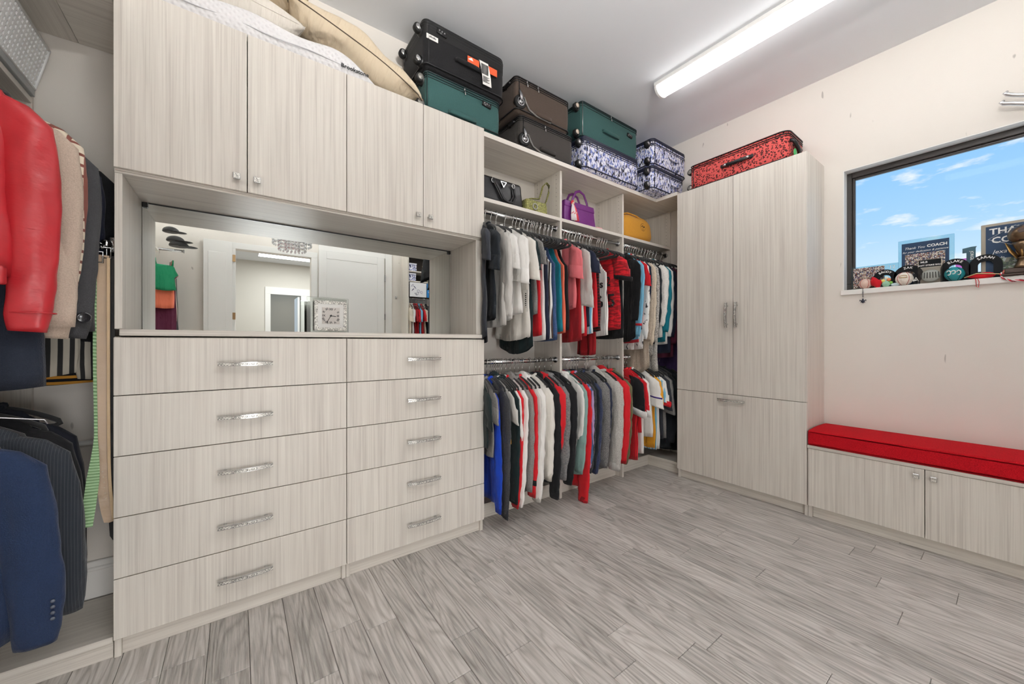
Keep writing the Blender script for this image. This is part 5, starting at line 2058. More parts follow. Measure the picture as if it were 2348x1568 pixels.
    go('lower of two foliage-print suitcases stacked in the corner', 2.79, 3.33, 1.845, 2.24, S1, 2.655, flo, flonavy, dict(hz=.5, hl=.06, hx=.10, r=.06, band=(.86, 1.0, flonavy), wheel_len=.04, hub=STEEL))
    go('upper of two foliage-print suitcases stacked in the corner', 2.795, 3.375, 1.845, 2.25, 2.6565, 2.890, flo, flonavy, dict(hz=.5, hl=.06, hx=.05, r=.07, band=(.88, .99, flonavy), wheel_len=.04, hub=STEEL))
    # leopard case on the wardrobe: long axis along y, its face toward the room
    t, L, D, T = suitcase('coral leopard-print suitcase lying on the tall wardrobe', 0, .72, 0, .31, 0, .225, leo, BLACKP,
                          dict(hz=.50, hl=.10, hx=.03, r=.05, chrome_handle=1, hmat=BLACKP, wheel_len=.03, zip=.84, edge=.022))
    bm = bmesh.new()
    ellipsoid(bm, (L / 2 + .022, -.09, .055), (.006, .030, .032), 12, 8)
    from_bm('luggage_tag', bm, simple('green_tag', rgb(60, 170, 96), .3), t, True)
    bm = bmesh.new()
    add_tube(bm, [(L / 2 + .004, -.13, .14), (L / 2 + .024, -.13, .13), (L / 2 + .030, -.06, .10), (L / 2 + .022, .0, .08), (L / 2 + .004, .01, .08)], .012, 8)
    from_bm('end_grip', bm, BLACKP, t, True)
    t.location = (3.075 + .155, 1.315, 2.4195)
    t.rotation_euler = (0, 0, R(-90))


build_luggage()


# ------------------------------------------------------------------ bedding on the cabinets
def pillow_bm(L, W, T, seed, wr=.012, pinch=.10, nu=44, nv=30):
    bm = bmesh.new()
    grids = []
    for s in (1, -1):
        g = []
        for i in range(nu + 1):
            row = []
            for j in range(nv + 1):
                u, v = -1 + 2 * i / nu, -1 + 2 * j / nv
                f = max(0, (1 - abs(u) ** 2.6)) ** .5 * max(0, (1 - abs(v) ** 2.6)) ** .5
                x = L / 2 * u * (1 - pinch * (1 - v * v) * abs(u) ** 3 * .6)
                y = W / 2 * v * (1 - pinch * (1 - u * u) * abs(v) ** 3 * .6)
                z = s * T / 2 * f
                q = Vector((x * 6 + seed, y * 6, s * 2.0))
                e = 1 - f
                z += (mnoise.noise(q) * 1.0 + abs(mnoise.noise(Vector((x * 3 + seed, y * 17, s)))) * 1.1 * (.35 + e)) * wr * min(1, f * 3)
                row.append(bm.verts.new((x, y, z)))
            g.append(row)
        for i in range(nu):
            for j in range(nv):
                q = (g[i][j], g[i + 1][j], g[i + 1][j + 1], g[i][j + 1])
                bm.faces.new(q if s > 0 else tuple(reversed(q)))
        grids.append(g)
    bmesh.ops.remove_doubles(bm, verts=bm.verts[:], dist=.0006)
    return bm


def pillow(label, L, W, T, seed, mat, loc, rot, group='bedding on the cabinets', edge=None, cat='pillow', name='pillow', bend=None, wr=.012):
    t = thing(name, label, cat, (0, 0, 0), group)
    bm = pillow_bm(L, W, T, seed, wr)
    if bend:
        for v in bm.verts:
            v.co = bend(v.co)
    from_bm('cover', bm, mat, t, True)
    loop = []
    n = 60
    for k in range(n):
        a = 2 * PI * k / n
        c, s = math.cos(a), math.sin(a)
        m = max(abs(c), abs(s))
        u, v = c / m, s / m
        p = Vector((L / 2 * u * (1 - .06 * (1 - v * v)), W / 2 * v * (1 - .06 * (1 - u * u)), 0))
        loop.append(bend(p) if bend else p)
    tube(t, 'piped_seam', loop, .0028, edge or mat, 6, True)
    t.location = loc
    t.rotation_euler = tuple(R(a) for a in rot)
    return t


def build_bedding():
    cream = cloth(rgb(216, 200, 174), 'plain')
    white = cloth(rgb(226, 220, 210), 'plain')
    quilt = cloth(rgb(228, 227, 228), 'quilt')
    # folded mattress pad: soft slab with a rounded nose
    t = thing('mattress_pad', 'folded white quilted mattress pad lying along the upper cabinets', 'mattress pad', (0.0, 2.13, 2.456), 'bedding on the cabinets')
    bm = bmesh.new()
    n = 60
    rings = []
    for i in range(n + 1):
        u = i / n
        x = -.36 + u * .93
        h = .115 * (1 - max(0, (u - .72) / .28) ** 2.2) ** .8 if u < 1 else .004
        h = max(h * (1 + .06 * math.sin(u * 17)), .006)
        yf = 1.948 + .006 * math.sin(u * 13)
        sec = []
        for k in range(13):
            a = PI * (k / 12) - PI / 2
            sec.append(Vector((x, yf + .028 - .028 * math.cos(a), 2.4565 + h / 2 + h / 2 * math.sin(a))))
        for k in range(7):
            v = (k + 1) / 7
            sec.append(Vector((x, yf + .028 + v * .30, 2.4565 + h * (1 - .0 * v) + .006 * math.sin(v * 9 + u * 21))))
        sec.append(Vector((x, yf + .33, 2.4565)))
        rings.append(sec)
    ring_loft(bm, rings)
    bmesh.ops.recalc_face_normals(bm, faces=bm.faces[:])
    from_bm('pad', bm, quilt, t, True)
    tube(t, 'bound_edge', [(-.36 + .9 * q / 20, 1.946, 2.497 + .004 * math.sin(q)) for q in range(20)], .0022, simple('thread_grey', rgb(190, 190, 192), .8), 6)
    text(t, 'woven_print', 'Brookstone', .027, (.466, 1.9385, 2.489), simple('ink_black', rgb(22, 22, 24), .7), 'y', .0004, shear=0.0, bold=.0006)
    pillow('white pillow lying on the mattress pad at the ceiling edge of the frame', .62, .34, .17, 3.1, white, (-.06, 2.13, 2.655), (4, 4, 3), wr=.024)
    pillow('thin cream pillow on top of the white pillow', .62, .34, .14, 8.4, cream, (-.02, 2.13, 2.80), (2, 3, -4), wr=.016)

    def droop(p):
        q = Vector(p)
        q.z -= .05 * (q.x / .35) ** 2 * (1 if q.x > 0 else .3)
        return q
    pillow('large cream bed pillow sloping down toward the teal suitcase', .70, .33, .19, 5.7, cream, (.52, 2.13, 2.668), (6, 17, 0), bend=droop, wr=.030, edge=simple('dark_piping', rgb(84, 72, 60), .8))


build_bedding()


# ------------------------------------------------------------------ bags on the shelf
def rbox(parent, name, a, b, mat, bev, taper=1.0, seg=4):
    bm = bmesh.new()
    add_box(bm, a, b, bev, seg)
    zc0, zc1 = min(a[2], b[2]), max(a[2], b[2])
    cx, cy = (a[0] + b[0]) / 2, (a[1] + b[1]) / 2
    for v in bm.verts:
        u = (v.co.z - zc0) / (zc1 - zc0)
        k = 1 + (taper - 1) * u
        v.co.x = cx + (v.co.x - cx) * (1 + (k - 1) * .25)
        v.co.y = cy + (v.co.y - cy) * k
    return from_bm(name, bm, mat, parent, True)


def build_bags():
    Z = 2.0725
    # black satchel
    bl = cloth(rgb(20, 20, 23), 'leather')
    t = thing('handbag', 'black leather satchel with looped handles and a triangular plaque', 'handbag', (1.43, 2.12, Z), 'handbags on the shelf')
    rbox(t, 'body', (1.262, 2.045, Z + .0005), (1.605, 2.19, Z + .175), bl, .022, .78)
    tube(t, 'top_zip', [(1.285, 2.1, Z + .175), (1.43, 2.1, Z + .179), (1.585, 2.1, Z + .175)], .006, BLACKP, 8)
    for xx in (1.36, 1.51):
        pass
    hp = [(1.345, 2.058, Z + .135), (1.350, 2.048, Z + .155), (1.375, 2.035, Z + .11), (1.42, 2.026, Z + .03), (1.455, 2.026, Z + .012), (1.495, 2.028, Z + .02), (1.522, 2.034, Z + .06), (1.520, 2.046, Z + .12), (1.508, 2.056, Z + .135)]
    tube(t, 'handle', hp, .0075, bl, 8)
    tube(t, 'handle', [(p[0] - .012, p[1] + .010, p[2] + .006) for p in hp], .0075, bl, 8)
    for xx in (1.347, 1.512):
        tube(t, 'handle_ring', [(xx + .012 * math.cos(R(a)), 2.045, Z + .140 + .014 * math.sin(R(a))) for a in range(0, 360, 40)], .003, CHROME, 6, True)
    bm = bmesh.new()
    ring_loft(bm, [[(1.405, yy, Z + .150), (1.455, yy, Z + .150), (1.430, yy, Z + .110)] for yy in (2.046, 2.041)])
    bmesh.ops.recalc_face_normals(bm, faces=bm.faces[:])
    pl = from_bm('plaque', bm, CHROME, t)
    bm = bmesh.new()
    ring_loft(bm, [[(1.412, yy, Z + .1465), (1.448, yy, Z + .1465), (1.430, yy, Z + .118)] for yy in (2.0409, 2.0402)])
    bmesh.ops.recalc_face_normals(bm, faces=bm.faces[:])
    from_bm('enamel', bm, BLACKP, pl)
    # green croc bag
    gc = cloth(rgb(158, 156, 92), 'croc', rgb(92, 92, 48))
    t = thing('handbag', 'olive-green crocodile-textured bag with an upright strap loop', 'handbag', (1.74, 2.12, Z), 'handbags on the shelf')
    rbox(t, 'body', (1.632, 2.05, Z + .0005), (1.835, 2.14, Z + .098), gc, .014, .8)
    tube(t, 'strap', [(1.640, 2.095, Z + .09), (1.70, 2.09, Z + .115), (1.775, 2.085, Z + .125), (1.79, 2.085, Z + .16), (1.81, 2.085, Z + .225), (1.845, 2.085, Z + .262), (1.872, 2.085, Z + .245), (1.868, 2.085, Z + .19), (1.845, 2.085, Z + .125), (1.825, 2.09, Z + .085)], .0115, gc, 8, flat=.35, up=(0, 0, 1))
    tube(t, 'metal_ring', [(1.705 + .020 * math.cos(R(a)), 2.044, Z + .045 + .020 * math.sin(R(a))) for a in range(0, 360, 24)], .004, STEEL, 6, True)
    tube(t, 'seam', [(1.818, 2.053, Z + .004), (1.816, 2.058, Z + .09)], .003, gc, 6)
    # purple tote with scarf
    pu = cloth(rgb(112, 40, 122), 'leather')
    t = thing('handbag', 'purple structured tote with a printed scarf tied to its handle', 'handbag', (2.17, 2.13, Z), 'handbags on the shelf')
    rbox(t, 'body', (1.992, 2.04, Z + .0005), (2.345, 2.15, Z + .165), pu, .012, .72)
    rbox(t, 'flap', (2.000, 2.046, Z + .120), (2.337, 2.150, Z + .172), pu, .010, .9)
    for dy in (0.0, .07):
        tube(t, 'handle', [(2.085, 2.055 + dy, Z + .13), (2.095, 2.06 + dy, Z + .19), (2.135, 2.065 + dy, Z + .255), (2.18, 2.068 + dy, Z + .275), (2.225, 2.065 + dy, Z + .255), (2.255, 2.06 + dy, Z + .19), (2.262, 2.055 + dy, Z + .13)], .011, pu, 8, flat=.5, up=(0, 1, 0))
    sc = cloth(rgb(232, 222, 224), 'print', rgb(206, 40, 66))
    sc2 = cloth(rgb(214, 60, 76), 'print', rgb(240, 226, 200))
    t2 = thing('silk_scarf', 'red and white printed silk scarf knotted on the purple tote', 'scarf', (2.07, 2.03, Z + .1), None)
    bm = bmesh.new()
    ellipsoid(bm, (2.074, 2.038, Z + .152), (.017, .013, .02), 12, 8)
    from_bm('knot', bm, sc2, t2, True)
    for (x1, x2, m) in ((2.066, 2.060, sc), (2.082, 2.100, sc2), (2.075, 2.085, sc)):
        bm = bmesh.new()
        pts = [(2.074, 2.034, Z + .145), ((x1 * 2 + x2) / 3, 2.026, Z + .10), (x2, 2.022, Z + .05), (x2 + .004, 2.020, Z + .012)]
        add_tube(bm, pts, [.010, .016, .021, .024], 10, flat=.35, up=(0, 1, 0))
        from_bm('tail', bm, m, t2, True)
    t3 = thing('tissue', 'folded pink paper tissue beside the purple tote', 'tissue', (2.37, 2.05, Z))
    rbox(t3, 'sheet', (2.33, 2.022, Z + .0006), (2.40, 2.06, Z + .012), simple('pink_tissue', rgb(232, 170, 178), .8), .004)
    # mustard dust bag
    mu = cloth(rgb(212, 152, 56), 'felt')
    t = thing('dust_bag', 'mustard felt dust bag with a dark oval emblem', 'bag', (2.94, 2.13, Z), 'handbags on the shelf')
    bm = bmesh.new()

    def dent(p):
        q = Vector(p)
        sx = math.copysign(abs(q.x / .235) ** .52, q.x)
        sz = math.copysign(abs(q.z / .118) ** .56, q.z)
        q.x = .235 * sx * (1 - .10 * max(0, sz)) - .02 * sz
        q.z = .118 * sz
        q.y += mnoise.noise(Vector((q.x * 7, q.z * 9, 1))) * .014
        q.x += mnoise.noise(Vector((q.z * 13, q.y * 9, 5))) * .008
        q.z += (mnoise.noise(Vector((q.x * 9, q.y * 9, 3))) * .010) * (1 if q.z > -.09 else 0)
        if q.z < -.1:
            q.z = -.1185
        return q
    ellipsoid(bm, (2.945, 2.13, Z + .1195), (.235, .085, .118), 36, 24, dent)
    from_bm('body', bm, mu, t, True)
    tube(t, 'drawstring_hem', [(2.735, 2.085, Z + .215), (2.80, 2.075, Z + .232), (2.92, 2.07, Z + .226), (3.02, 2.075, Z + .205), (3.09, 2.09, Z + .195)], .007, mu, 8)
    ink = simple('sepia_ink', rgb(58, 36, 22), .8)
    cx, cz, yy = 2.985, Z + .130, 2.046
    tube(t, 'emblem_ring', [(cx + .036 * math.cos(R(a)), yy, cz + .033 * math.sin(R(a))) for a in range(0, 360, 18)], .0018, ink, 6, True)
    # horse-and-carriage emblem: horse, carriage, wheels
    bm = bmesh.new()
    add_tube(bm, [(cx - .020, yy, cz + .008), (cx - .008, yy, cz + .010), (cx - .003, yy, cz + .016), (cx - .006, yy, cz + .020)], [.004, .0045, .003, .002], 6)
    for dx in (-.018, -.010):
        add_tube(bm, [(cx + dx, yy, cz + .007), (cx + dx - .001, yy, cz - .004)], .0014, 5)
    add_tube(bm, [(cx + .004, yy, cz + .004), (cx + .022, yy, cz + .006)], [.004, .006], 6)
    add_tube(bm, [(cx + .012, yy, cz + .008), (cx + .012, yy, cz + .018)], .002, 5)
    for dx in (.005, .020):
        add_tube(bm, [(cx + dx + .0055 * math.cos(R(a)), yy, cz - .004 + .0055 * math.sin(R(a))) for a in range(0, 360, 40)], .0011, 5, True)
    o = from_bm('emblem_figure', bm, ink, t, True)
    o['kind'] = 'stuff'
    text(t, 'emblem_lettering', 'HERMES', .0095, (cx, yy - .001, cz - .016), ink, 'y', .0003)
    text(t, 'emblem_lettering', 'PARIS', .007, (cx, yy - .001, cz - .025), ink, 'y', .0003)


build_bags()


# ------------------------------------------------------------------ clock in the niche
def build_clock():
    Z = 1.1995
    t = thing('table_clock', 'square glass clock with a glitter frame and roman numerals', 'clock', (.385, 2.165, Z))
    y = 2.16
    box(t, 'glass_block', (.287, y, Z), (.485, y + .022, Z + .188), clear_glass('block_glass', (.96, .98, .97, 1), .10), .001)
    box(t, 'mirror_backing', (.306, y + .0225, Z + .004), (.481, y + .026, Z + .186), simple('silver_back', rgb(206, 206, 202), .12, .9), 0)
    bm = bmesh.new()
    cx, cz = .397, Z + .092
    for (a, b, c, d) in ((-.078, .078, .062, .078), (-.078, .078, -.078, -.062), (-.078, -.062, -.062, .062), (.062, .078, -.062, .062)):
        add_box(bm, (cx + a, y - .0055, cz + c), (cx + b, y - .0005, cz + d), 0)
    from_bm('glitter_frame', bm, glitter(), t)
    box(t, 'silver_mat', (cx - .062, y - .003, cz - .062), (cx + .062, y - .0005, cz + .062), simple('silver_mat', rgb(208, 207, 203), .4, .3), 0)
    box(t, 'dial', (cx - .043, y - .0045, cz - .043), (cx + .043, y - .0031, cz + .043), simple('dial_pearl', rgb(196, 190, 184), .5), 0)
    for i, s in enumerate(('XII', 'I', 'II', 'III', 'IIII', 'V', 'VI', 'VII', 'VIII', 'IX', 'X', 'XI')):
        a = R(30 * i)
        m = max(abs(math.sin(a)), abs(math.cos(a)))
        k = .034 / m if m > .8 else .038
        text(t, 'numeral', s, .015, (cx + k * math.sin(a), y - .0048, cz + k * math.cos(a)), BLACKP, 'y', .0003, bold=.0003, roll=-a if i not in (3, 9) else 0)
    tube(t, 'hour_hand', [(cx - .004, y - .0062, cz + .0005), (cx + .024, y - .0062, cz - .003)], .0018, BLACKP, 6)
    tube(t, 'minute_hand', [(cx + .003, y - .0068, cz + .006), (cx - .019, y - .0068, cz - .034)], .0013, BLACKP, 6)
    lathe(t, 'pin', [(.0001, 0), (.0045, 0), (.0045, .003), (.0001, .003)], (cx, y - .0045, cz), BLACKP, 'y', 12)


build_clock()


# ------------------------------------------------------------------ keepsakes on the window sill
def photo_mat(name, base, cols, sc):
    if name in _M:
        return _M[name]
    m, nt, b = nt_new(name)
    N = nt.nodes.new
    L = nt.links.new
    tc = N('ShaderNodeTexCoord')
    vo = N('ShaderNodeTexVoronoi')
    vo.inputs['Scale'].default_value = sc
    L(tc.outputs['Object'], vo.inputs['Vector'])
    sp = N('ShaderNodeSeparateColor')
    L(vo.outputs['Color'], sp.inputs[0])
    r = N('ShaderNodeValToRGB')
    r.color_ramp.interpolation = 'CONSTANT'
    e = r.color_ramp.elements
    e[0].position = 0
    e[0].color = base
    for i, c in enumerate(cols):
        k = e.new((i + 1) / (len(cols) + 1))
        k.color = c
    L(sp.outputs[0], r.inputs[0])
    L(r.outputs[0], b.inputs['Base Color'])
    b.inputs['Roughness'].default_value = .3
    _M[name] = m
    return m


def build_keepsakes():
    Z = 1.5127
    GR = 'keepsakes on the window sill'
    X = 3.43
    ink = simple('keepsake_black', rgb(10, 14, 18), .6, spec=.2)
    wht = simple('white_ink', rgb(235, 235, 232), .6)
    navy = simple('plaque_navy', rgb(26, 54, 84), .5, spec=.3)
    tglass = clear_glass('plaque_glass', (.70, .86, .90, 1), .08)
    crowd = photo_mat('team_photo', rgb(60, 58, 56), (rgb(196, 188, 170), rgb(120, 40, 44), rgb(226, 224, 220), rgb(64, 74, 110), rgb(150, 128, 104), rgb(30, 30, 34)), 260)

    def T(name, label, cat, y):
        return thing(name, label, cat, (X, y, Z), GR)
    # small team picture
    t = T('picture_frame', 'small glass-framed team photo at the corner end of the sill', 'picture frame', .58)
    box(t, 'glass', (3.452, .470, Z), (3.458, .700, Z + .158), tglass, .001)
    box(t, 'photograph', (3.448, .535, Z + .012), (3.4515, .690, Z + .148), crowd, 0)
    text(t, 'year', "'12", .030, (3.4515, .502, Z + .132), wht, 'x', .0004)
    # thank-you plaque with photo
    t = T('award_plaque', 'tall navy glass plaque with white thanks over a team photo', 'plaque', .355)
    box(t, 'glass', (3.456, .236, Z), (3.464, .472, Z + .292), tglass, .0015)
    box(t, 'print_panel', (3.4525, .256, Z + .006), (3.4555, .456, Z + .270), navy, 0)
    box(t, 'photograph', (3.4495, .272, Z + .060), (3.4522, .440, Z + .198), crowd, 0)
    text(t, 'wording', 'Thank You', .020, (3.4518, .400, Z + .236), wht, 'x', .0004, shear=.35)
    text(t, 'wording', 'COACH', .023, (3.4518, .305, Z + .238), wht, 'x', .0004, bold=.0008)
    text(t, 'wording', 'for your dedication & patience', .0155, (3.4518, .356, Z + .212), wht, 'x', .0004, shear=.35)
    # large thank-you plaque
    t = T('award_plaque', 'large navy plaque with a bronze border and signatures beside the trophy', 'plaque', -.02)
    box(t, 'backing', (3.458, -.30, Z), (3.466, .137, Z + .312), simple('plaque_border', rgb(150, 142, 128), .4, .3), .002)
    box(t, 'print_panel', (3.4545, -.285, Z + .012), (3.4575, .120, Z + .297), navy, 0)
    text(t, 'wording', 'THANK YOU', .047, (3.4538, -.03, Z + .265), wht, 'x', .0004, bold=.001)
    text(t, 'wording', 'COACH', .047, (3.4538, .015, Z + .215), wht, 'x', .0004, bold=.001)
    text(t, 'signature', 'Jexa', .030, (3.4538, .072, Z + .150), wht, 'x', .0003, shear=.3)
    text(t, 'signature', 'Lincoln', .020, (3.4538, .085, Z + .115), wht, 'x', .0003, shear=.3)
    tube(t, 'diamond_outline', [(3.4535, .112, Z + .225), (3.4535, .02, Z + .285), (3.4535, -.10, Z + .225), (3.4535, .0, Z + .165)], .0012, wht, 5, True)
    box(t, 'photograph', (3.4515, -.26, Z + .018), (3.4542, .082, Z + .112), photo_mat('field_photo', rgb(70, 92, 70), (rgb(90, 108, 84), rgb(160, 170, 168), rgb(60, 74, 66), rgb(120, 120, 108)), 90), 0)

    # black painted letters with white names
    def arch(label, yc, w, h, s, full, d=.018, x=3.434):
        t = T('wooden_letter', label, 'letter', yc)
        bm = bmesh.new()
        n = 20
        rings = []
        outer, inner = [], []
        lo, hi = (0, 180) if not full else (-38, 218)
        for k in range(n + 1):
            a = R(lo + (hi - lo) * k / n)
            cz = h - w / 2 if not full else h / 2
            rx_, rz_ = w / 2, (w / 2 if not full else h / 2)
            outer.append((yc - rx_ * math.cos(a), Z + cz + rz_ * math.sin(a)))
            inner.append((yc - rx_ * .46 * math.cos(a), Z + cz + rz_ * .40 * math.sin(a)))
        if not full:
            outer = [(outer[0][0], Z)] + outer + [(outer[-1][0], Z)]
            inner = [(inner[0][0], Z)] + inner + [(inner[-1][0], Z)]
        V = []
        for i in range(len(outer)):
            V.append([bm.verts.new((xx, p[0], max(p[1], Z))) for xx, p in ((x, outer[i]), (x, inner[i]), (x + d, inner[i]), (x + d, outer[i]))])
        for i in range(len(V) - 1):
            for j in range(4):
                bm.faces.new((V[i][j], V[i][(j + 1) % 4], V[i + 1][(j + 1) % 4], V[i + 1][j]))
        bm.faces.new(V[0])
        bm.faces.new(list(reversed(V[-1])))
        bmesh.ops.recalc_face_normals(bm, faces=bm.faces[:])
        from_bm('body', bm, ink, t)
        # the name follows the arch
        m = len(s)
        for i, ch in enumerate(s):
            a = R(90 + (m / 2 - .5 - i) * min(17, 110 / m))
            cz = h - w / 2 if not full else h / 2
            rr = w / 2 * .74
            rz_ = (w / 2 if not full else h / 2) * .74
            if ch != ' ':
                text(t, 'hand_lettering', ch, .019, (x - .0008, yc - rr * math.cos(a), Z + cz + rz_ * math.sin(a)), wht, 'x', .0003, roll=a - R(90), bold=.0004)
        return t
    arch('black painted round letter in front of the small team photo', .530, .118, .118, 'BRODY', True)
    arch('black painted round letter behind the gold-crested baseball', .425, .130, .130, 'ZAK', True)
    arch('black painted arched letter behind the teal ball', .232, .115, .136, 'BLAKE', False)
    arch('black painted arched letter above the flat red pouch', .120, .120, .140, 'SARAH', False)
    t = T('wooden_numeral', 'tall dark teal wooden numeral one between two black letters', 'numeral', .178)
    bm = bmesh.new()
    prof = [(.205, .0), (.155, .0), (.155, .186), (.150, .196), (.205, .196), (.203, .182), (.208, .160), (.186, .158), (.186, .04)]
    prof = [(.190, .0), (.156, .0), (.156, .188), (.152, .196), (.172, .196), (.205, .190), (.205, .164), (.190, .164)]
    ring_loft(bm, [[(xx, p[0], Z + p[1]) for p in prof] for xx in (3.446, 3.458)])
    bmesh.ops.recalc_face_normals(bm, faces=bm.faces[:])
    from_bm('body', bm, simple('dark_teal_paint', rgb(28, 74, 88), .4), t)
    text(t, 'hand_lettering', 'JORGE', .018, (3.4455, .170, Z + .145), wht, 'x', .0003, roll=R(-90))
    text(t, 'hand_lettering', '* MAT', .018, (3.4455, .174, Z + .075), wht, 'x', .0003, roll=R(-90))
    # balls
    seam = simple('red_stitch', rgb(170, 30, 34), .7)

    def ball(label, y, r, col, x, panels=None):
        t = T('baseball', label, 'ball', y)
        bm = bmesh.new()
        ellipsoid(bm, (x, y, Z + r + .0003), (r, r, r), 22, 14)
        from_bm('cover', bm, simple('ball_%d' % int(y * 1000), col, .45, noise=.08, nscale=60), t, True)
        for s in (-1, 1):
            pts = []
            for k in range(28):
                a = 2 * PI * k / 28
                p = Vector((math.cos(a), s * (.52 + .28 * math.cos(2 * a)), math.sin(a)))
                p.normalize()
                pts.append(Vector((x, y, Z + r + .0003)) + p * (r + .0003))
            tube(t, 'stitching', pts, .0011, panels or seam, 5, True)
        return t
    ball('autographed pink-stained baseball near the corner of the sill', .622, .034, rgb(214, 186, 172), 3.415)
    b = ball('white baseball with a gold crest in front of the letter O', .438, .041, rgb(232, 226, 214), 3.404)
    gold = simple('gold_ink', rgb(170, 130, 50), .5)
    tube(b, 'crest', [(3.3632 + .0016 * abs(math.sin(R(a))), .438 + .017 * math.cos(R(a)), Z + .052 + .008 * math.sin(R(a))) for a in range(0, 181, 20)], .0016, gold, 6)
    tube(b, 'crest_line', [(3.3630, .456, Z + .046), (3.3622, .438, Z + .045), (3.3630, .420, Z + .046)], .0018, gold, 6)
    b = ball('teal baseball with swirling white print', .232, .041, rgb(22, 132, 140), 3.404, ink)
    for q, (yy, zz) in enumerate(((.252, .046), (.234, .048), (.214, .044))):
        tube(b, 'swirl_print', [(3.3645 + .02 * abs(yy - .232) - .0015 * (a == 90), yy + .008 * math.cos(R(a)), Z + zz + (.013 if q != 1 else .010) * math.sin(R(a))) for a in range(20, 340, 40)], .0028, wht, 6)
    t = T('boxed_ball', 'ball in a clear display box with a black printed header', 'display box', .327)
    box(t, 'clear_box', (3.39, .278, Z), (3.445, .378, Z + .146), clear_glass('box_acrylic', (.97, .97, .96, 1), .07), .001)
    box(t, 'header_card', (3.4462, .282, Z + .002), (3.448, .374, Z + .143), simple('box_card', rgb(216, 208, 196), .6), 0)
    box(t, 'printed_header', (3.3865, .283, Z + .098), (3.3893, .373, Z + .142), ink, 0)
    text(t, 'wording', 'SOFT STRIKE BALL', .0118, (3.3861, .328, Z + .108), wht, 'x', .0002, bold=.0003)
    text(t, 'wording', 'MLB', .016, (3.3861, .352, Z + .129), wht, 'x', .0002, bold=.0004)
    bm = bmesh.new()
    ellipsoid(bm, (3.418, .328, Z + .048), (.024, .041, .037), 22, 14)
    from_bm('ball', bm, simple('grey_ball', rgb(196, 200, 196), .5, noise=.1, nscale=80), t, True)
    for q in range(7):
        a = -.6 + q * .2
        tube(t, 'stitching', [(3.393 + abs(a) * .004, .328 + a * .06, Z + .030), (3.392 + abs(a) * .004, .328 + a * .056, Z + .066)], .0018, ink, 5)
    text(t, 'letters_print', 'LA', .032, (3.3862, .384, Z + .05), wht, 'x', .0003) if False else None
    # LA initials on the black letter
    lt = T('initials_sign', 'white interlocked initials on a small black block beside the boxed ball', 'sign', .386)
    box(lt, 'block', (3.404, .372 + .009, Z), (3.412, .400, Z + .066), ink, .001)
    text(lt, 'initials', 'L', .040, (3.4035, .394, Z + .034), wht, 'x', .0004)
    text(lt, 'initials', 'A', .036, (3.4033, .387, Z + .030), wht, 'x', .0004)
    # soft trinkets
    rc = cloth(rgb(196, 24, 36), 'plain')
    t = T('drawstring_pouch', 'small red crumpled cloth pouch near the corner ball', 'pouch', .572)
    bm = bmesh.new()
    ellipsoid(bm, (3.405, .566, Z + .030), (.020, .030, .034), 16, 10, lambda p: Vector((p.x, p.y * (1 + .2 * math.sin(p.z * 90)), max(p.z, -.0297) + .01 * math.sin(p.y * 120))))
    from_bm('body', bm, rc, t, True)
    bm = bmesh.new()
    add_tube(bm, [(3.402, .575, Z + .052), (3.400, .585, Z + .066), (3.402, .592, Z + .056)], [.012, .013, .007], 8, flat=.6)
    from_bm('gathered_top', bm, rc, t, True)
    t = T('toy_flowers', 'small green and yellow ornament in front of the letter C', 'ornament', .52)
    for (dy, dz, r, c) in ((0, .018, .020, rgb(150, 196, 168)), (.014, .040, .012, rgb(236, 214, 120)), (-.012, .046, .011, rgb(226, 140, 90)), (-.002, .058, .010, rgb(236, 236, 220)), (-.020, .024, .012, rgb(110, 170, 70))):
        bm = bmesh.new()
        ellipsoid(bm, (3.400 + abs(dy) * .2, .520 + dy, Z + dz + .0003), (r * .8, r, r), 12, 8)
        from_bm('bloom', bm, simple('bloom_%d' % int(dz * 1000), c, .4), t, True)
    t = T('crystal', 'small pale blue crystal chunk lying on the sill', 'ornament', .477)
    bm = bmesh.new()
    ellipsoid(bm, (3.398, .478, Z + .0105), (.012, .022, .0105), 7, 4)
    from_bm('stone', bm, simple('pale_crystal', rgb(206, 226, 232), .15), t)
    # red velvet bag with cord
    t = T('drawstring_pouch', 'flat red velvet pouch lying below the signed letters', 'pouch', .14)
    bm = bmesh.new()
    ellipsoid(bm, (3.402, .135, Z + .017), (.018, .052, .0165), 18, 10, lambda p: Vector((p.x, p.y, max(p.z, -.0165) * (1 - .25 * math.sin(p.y * 40)))))
    from_bm('body', bm, rc, t, True)
    tube(t, 'cord', [(3.388, .195, Z + .012), (3.384, .15, Z + .030), (3.383, .10, Z + .022), (3.385, .07, Z + .016), (3.388, .05, Z + .03)], .0028, simple('gold_cord', rgb(196, 176, 130), .6), 6)
    tube(t, 'red_string', [(3.385, .155, Z + .004), (3.379, .152, Z - .010), (3.379, .150, Z - .045), (3.379, .143, Z - .050), (3.379, .140, Z - .02), (3.381, .146, Z + .002)], .0014, rc, 5)
    # braided lanyard
    t = T('braided_lanyard', 'red and white braided lanyard drooping over the sill edge', 'lanyard', .02)
    for ph, c in ((0, rgb(198, 40, 56)), (2.1, rgb(232, 226, 224)), (4.2, rgb(120, 24, 40))):
        pts = []
        P = [Vector(p) for p in ((3.398, .050, Z + .035), (3.382, .066, Z + .012), (3.377, .060, Z - .010), (3.376, .030, Z - .028), (3.376, -.02, Z - .030), (3.376, -.10, Z - .018), (3.385, -.16, Z + .006))]
        for i in range(len(P) - 1):
            for q in range(7):
                p = P[i].lerp(P[i + 1], q / 7)
                k = (i * 7 + q) * 1.15 + ph
                pts.append(p + Vector((.002 * math.cos(k), .0025 * math.sin(k), .0035 * math.sin(k))))
        tube(t, 'strand', pts, .0032, simple('strand_%d' % int(ph * 10), c, .7), 5)
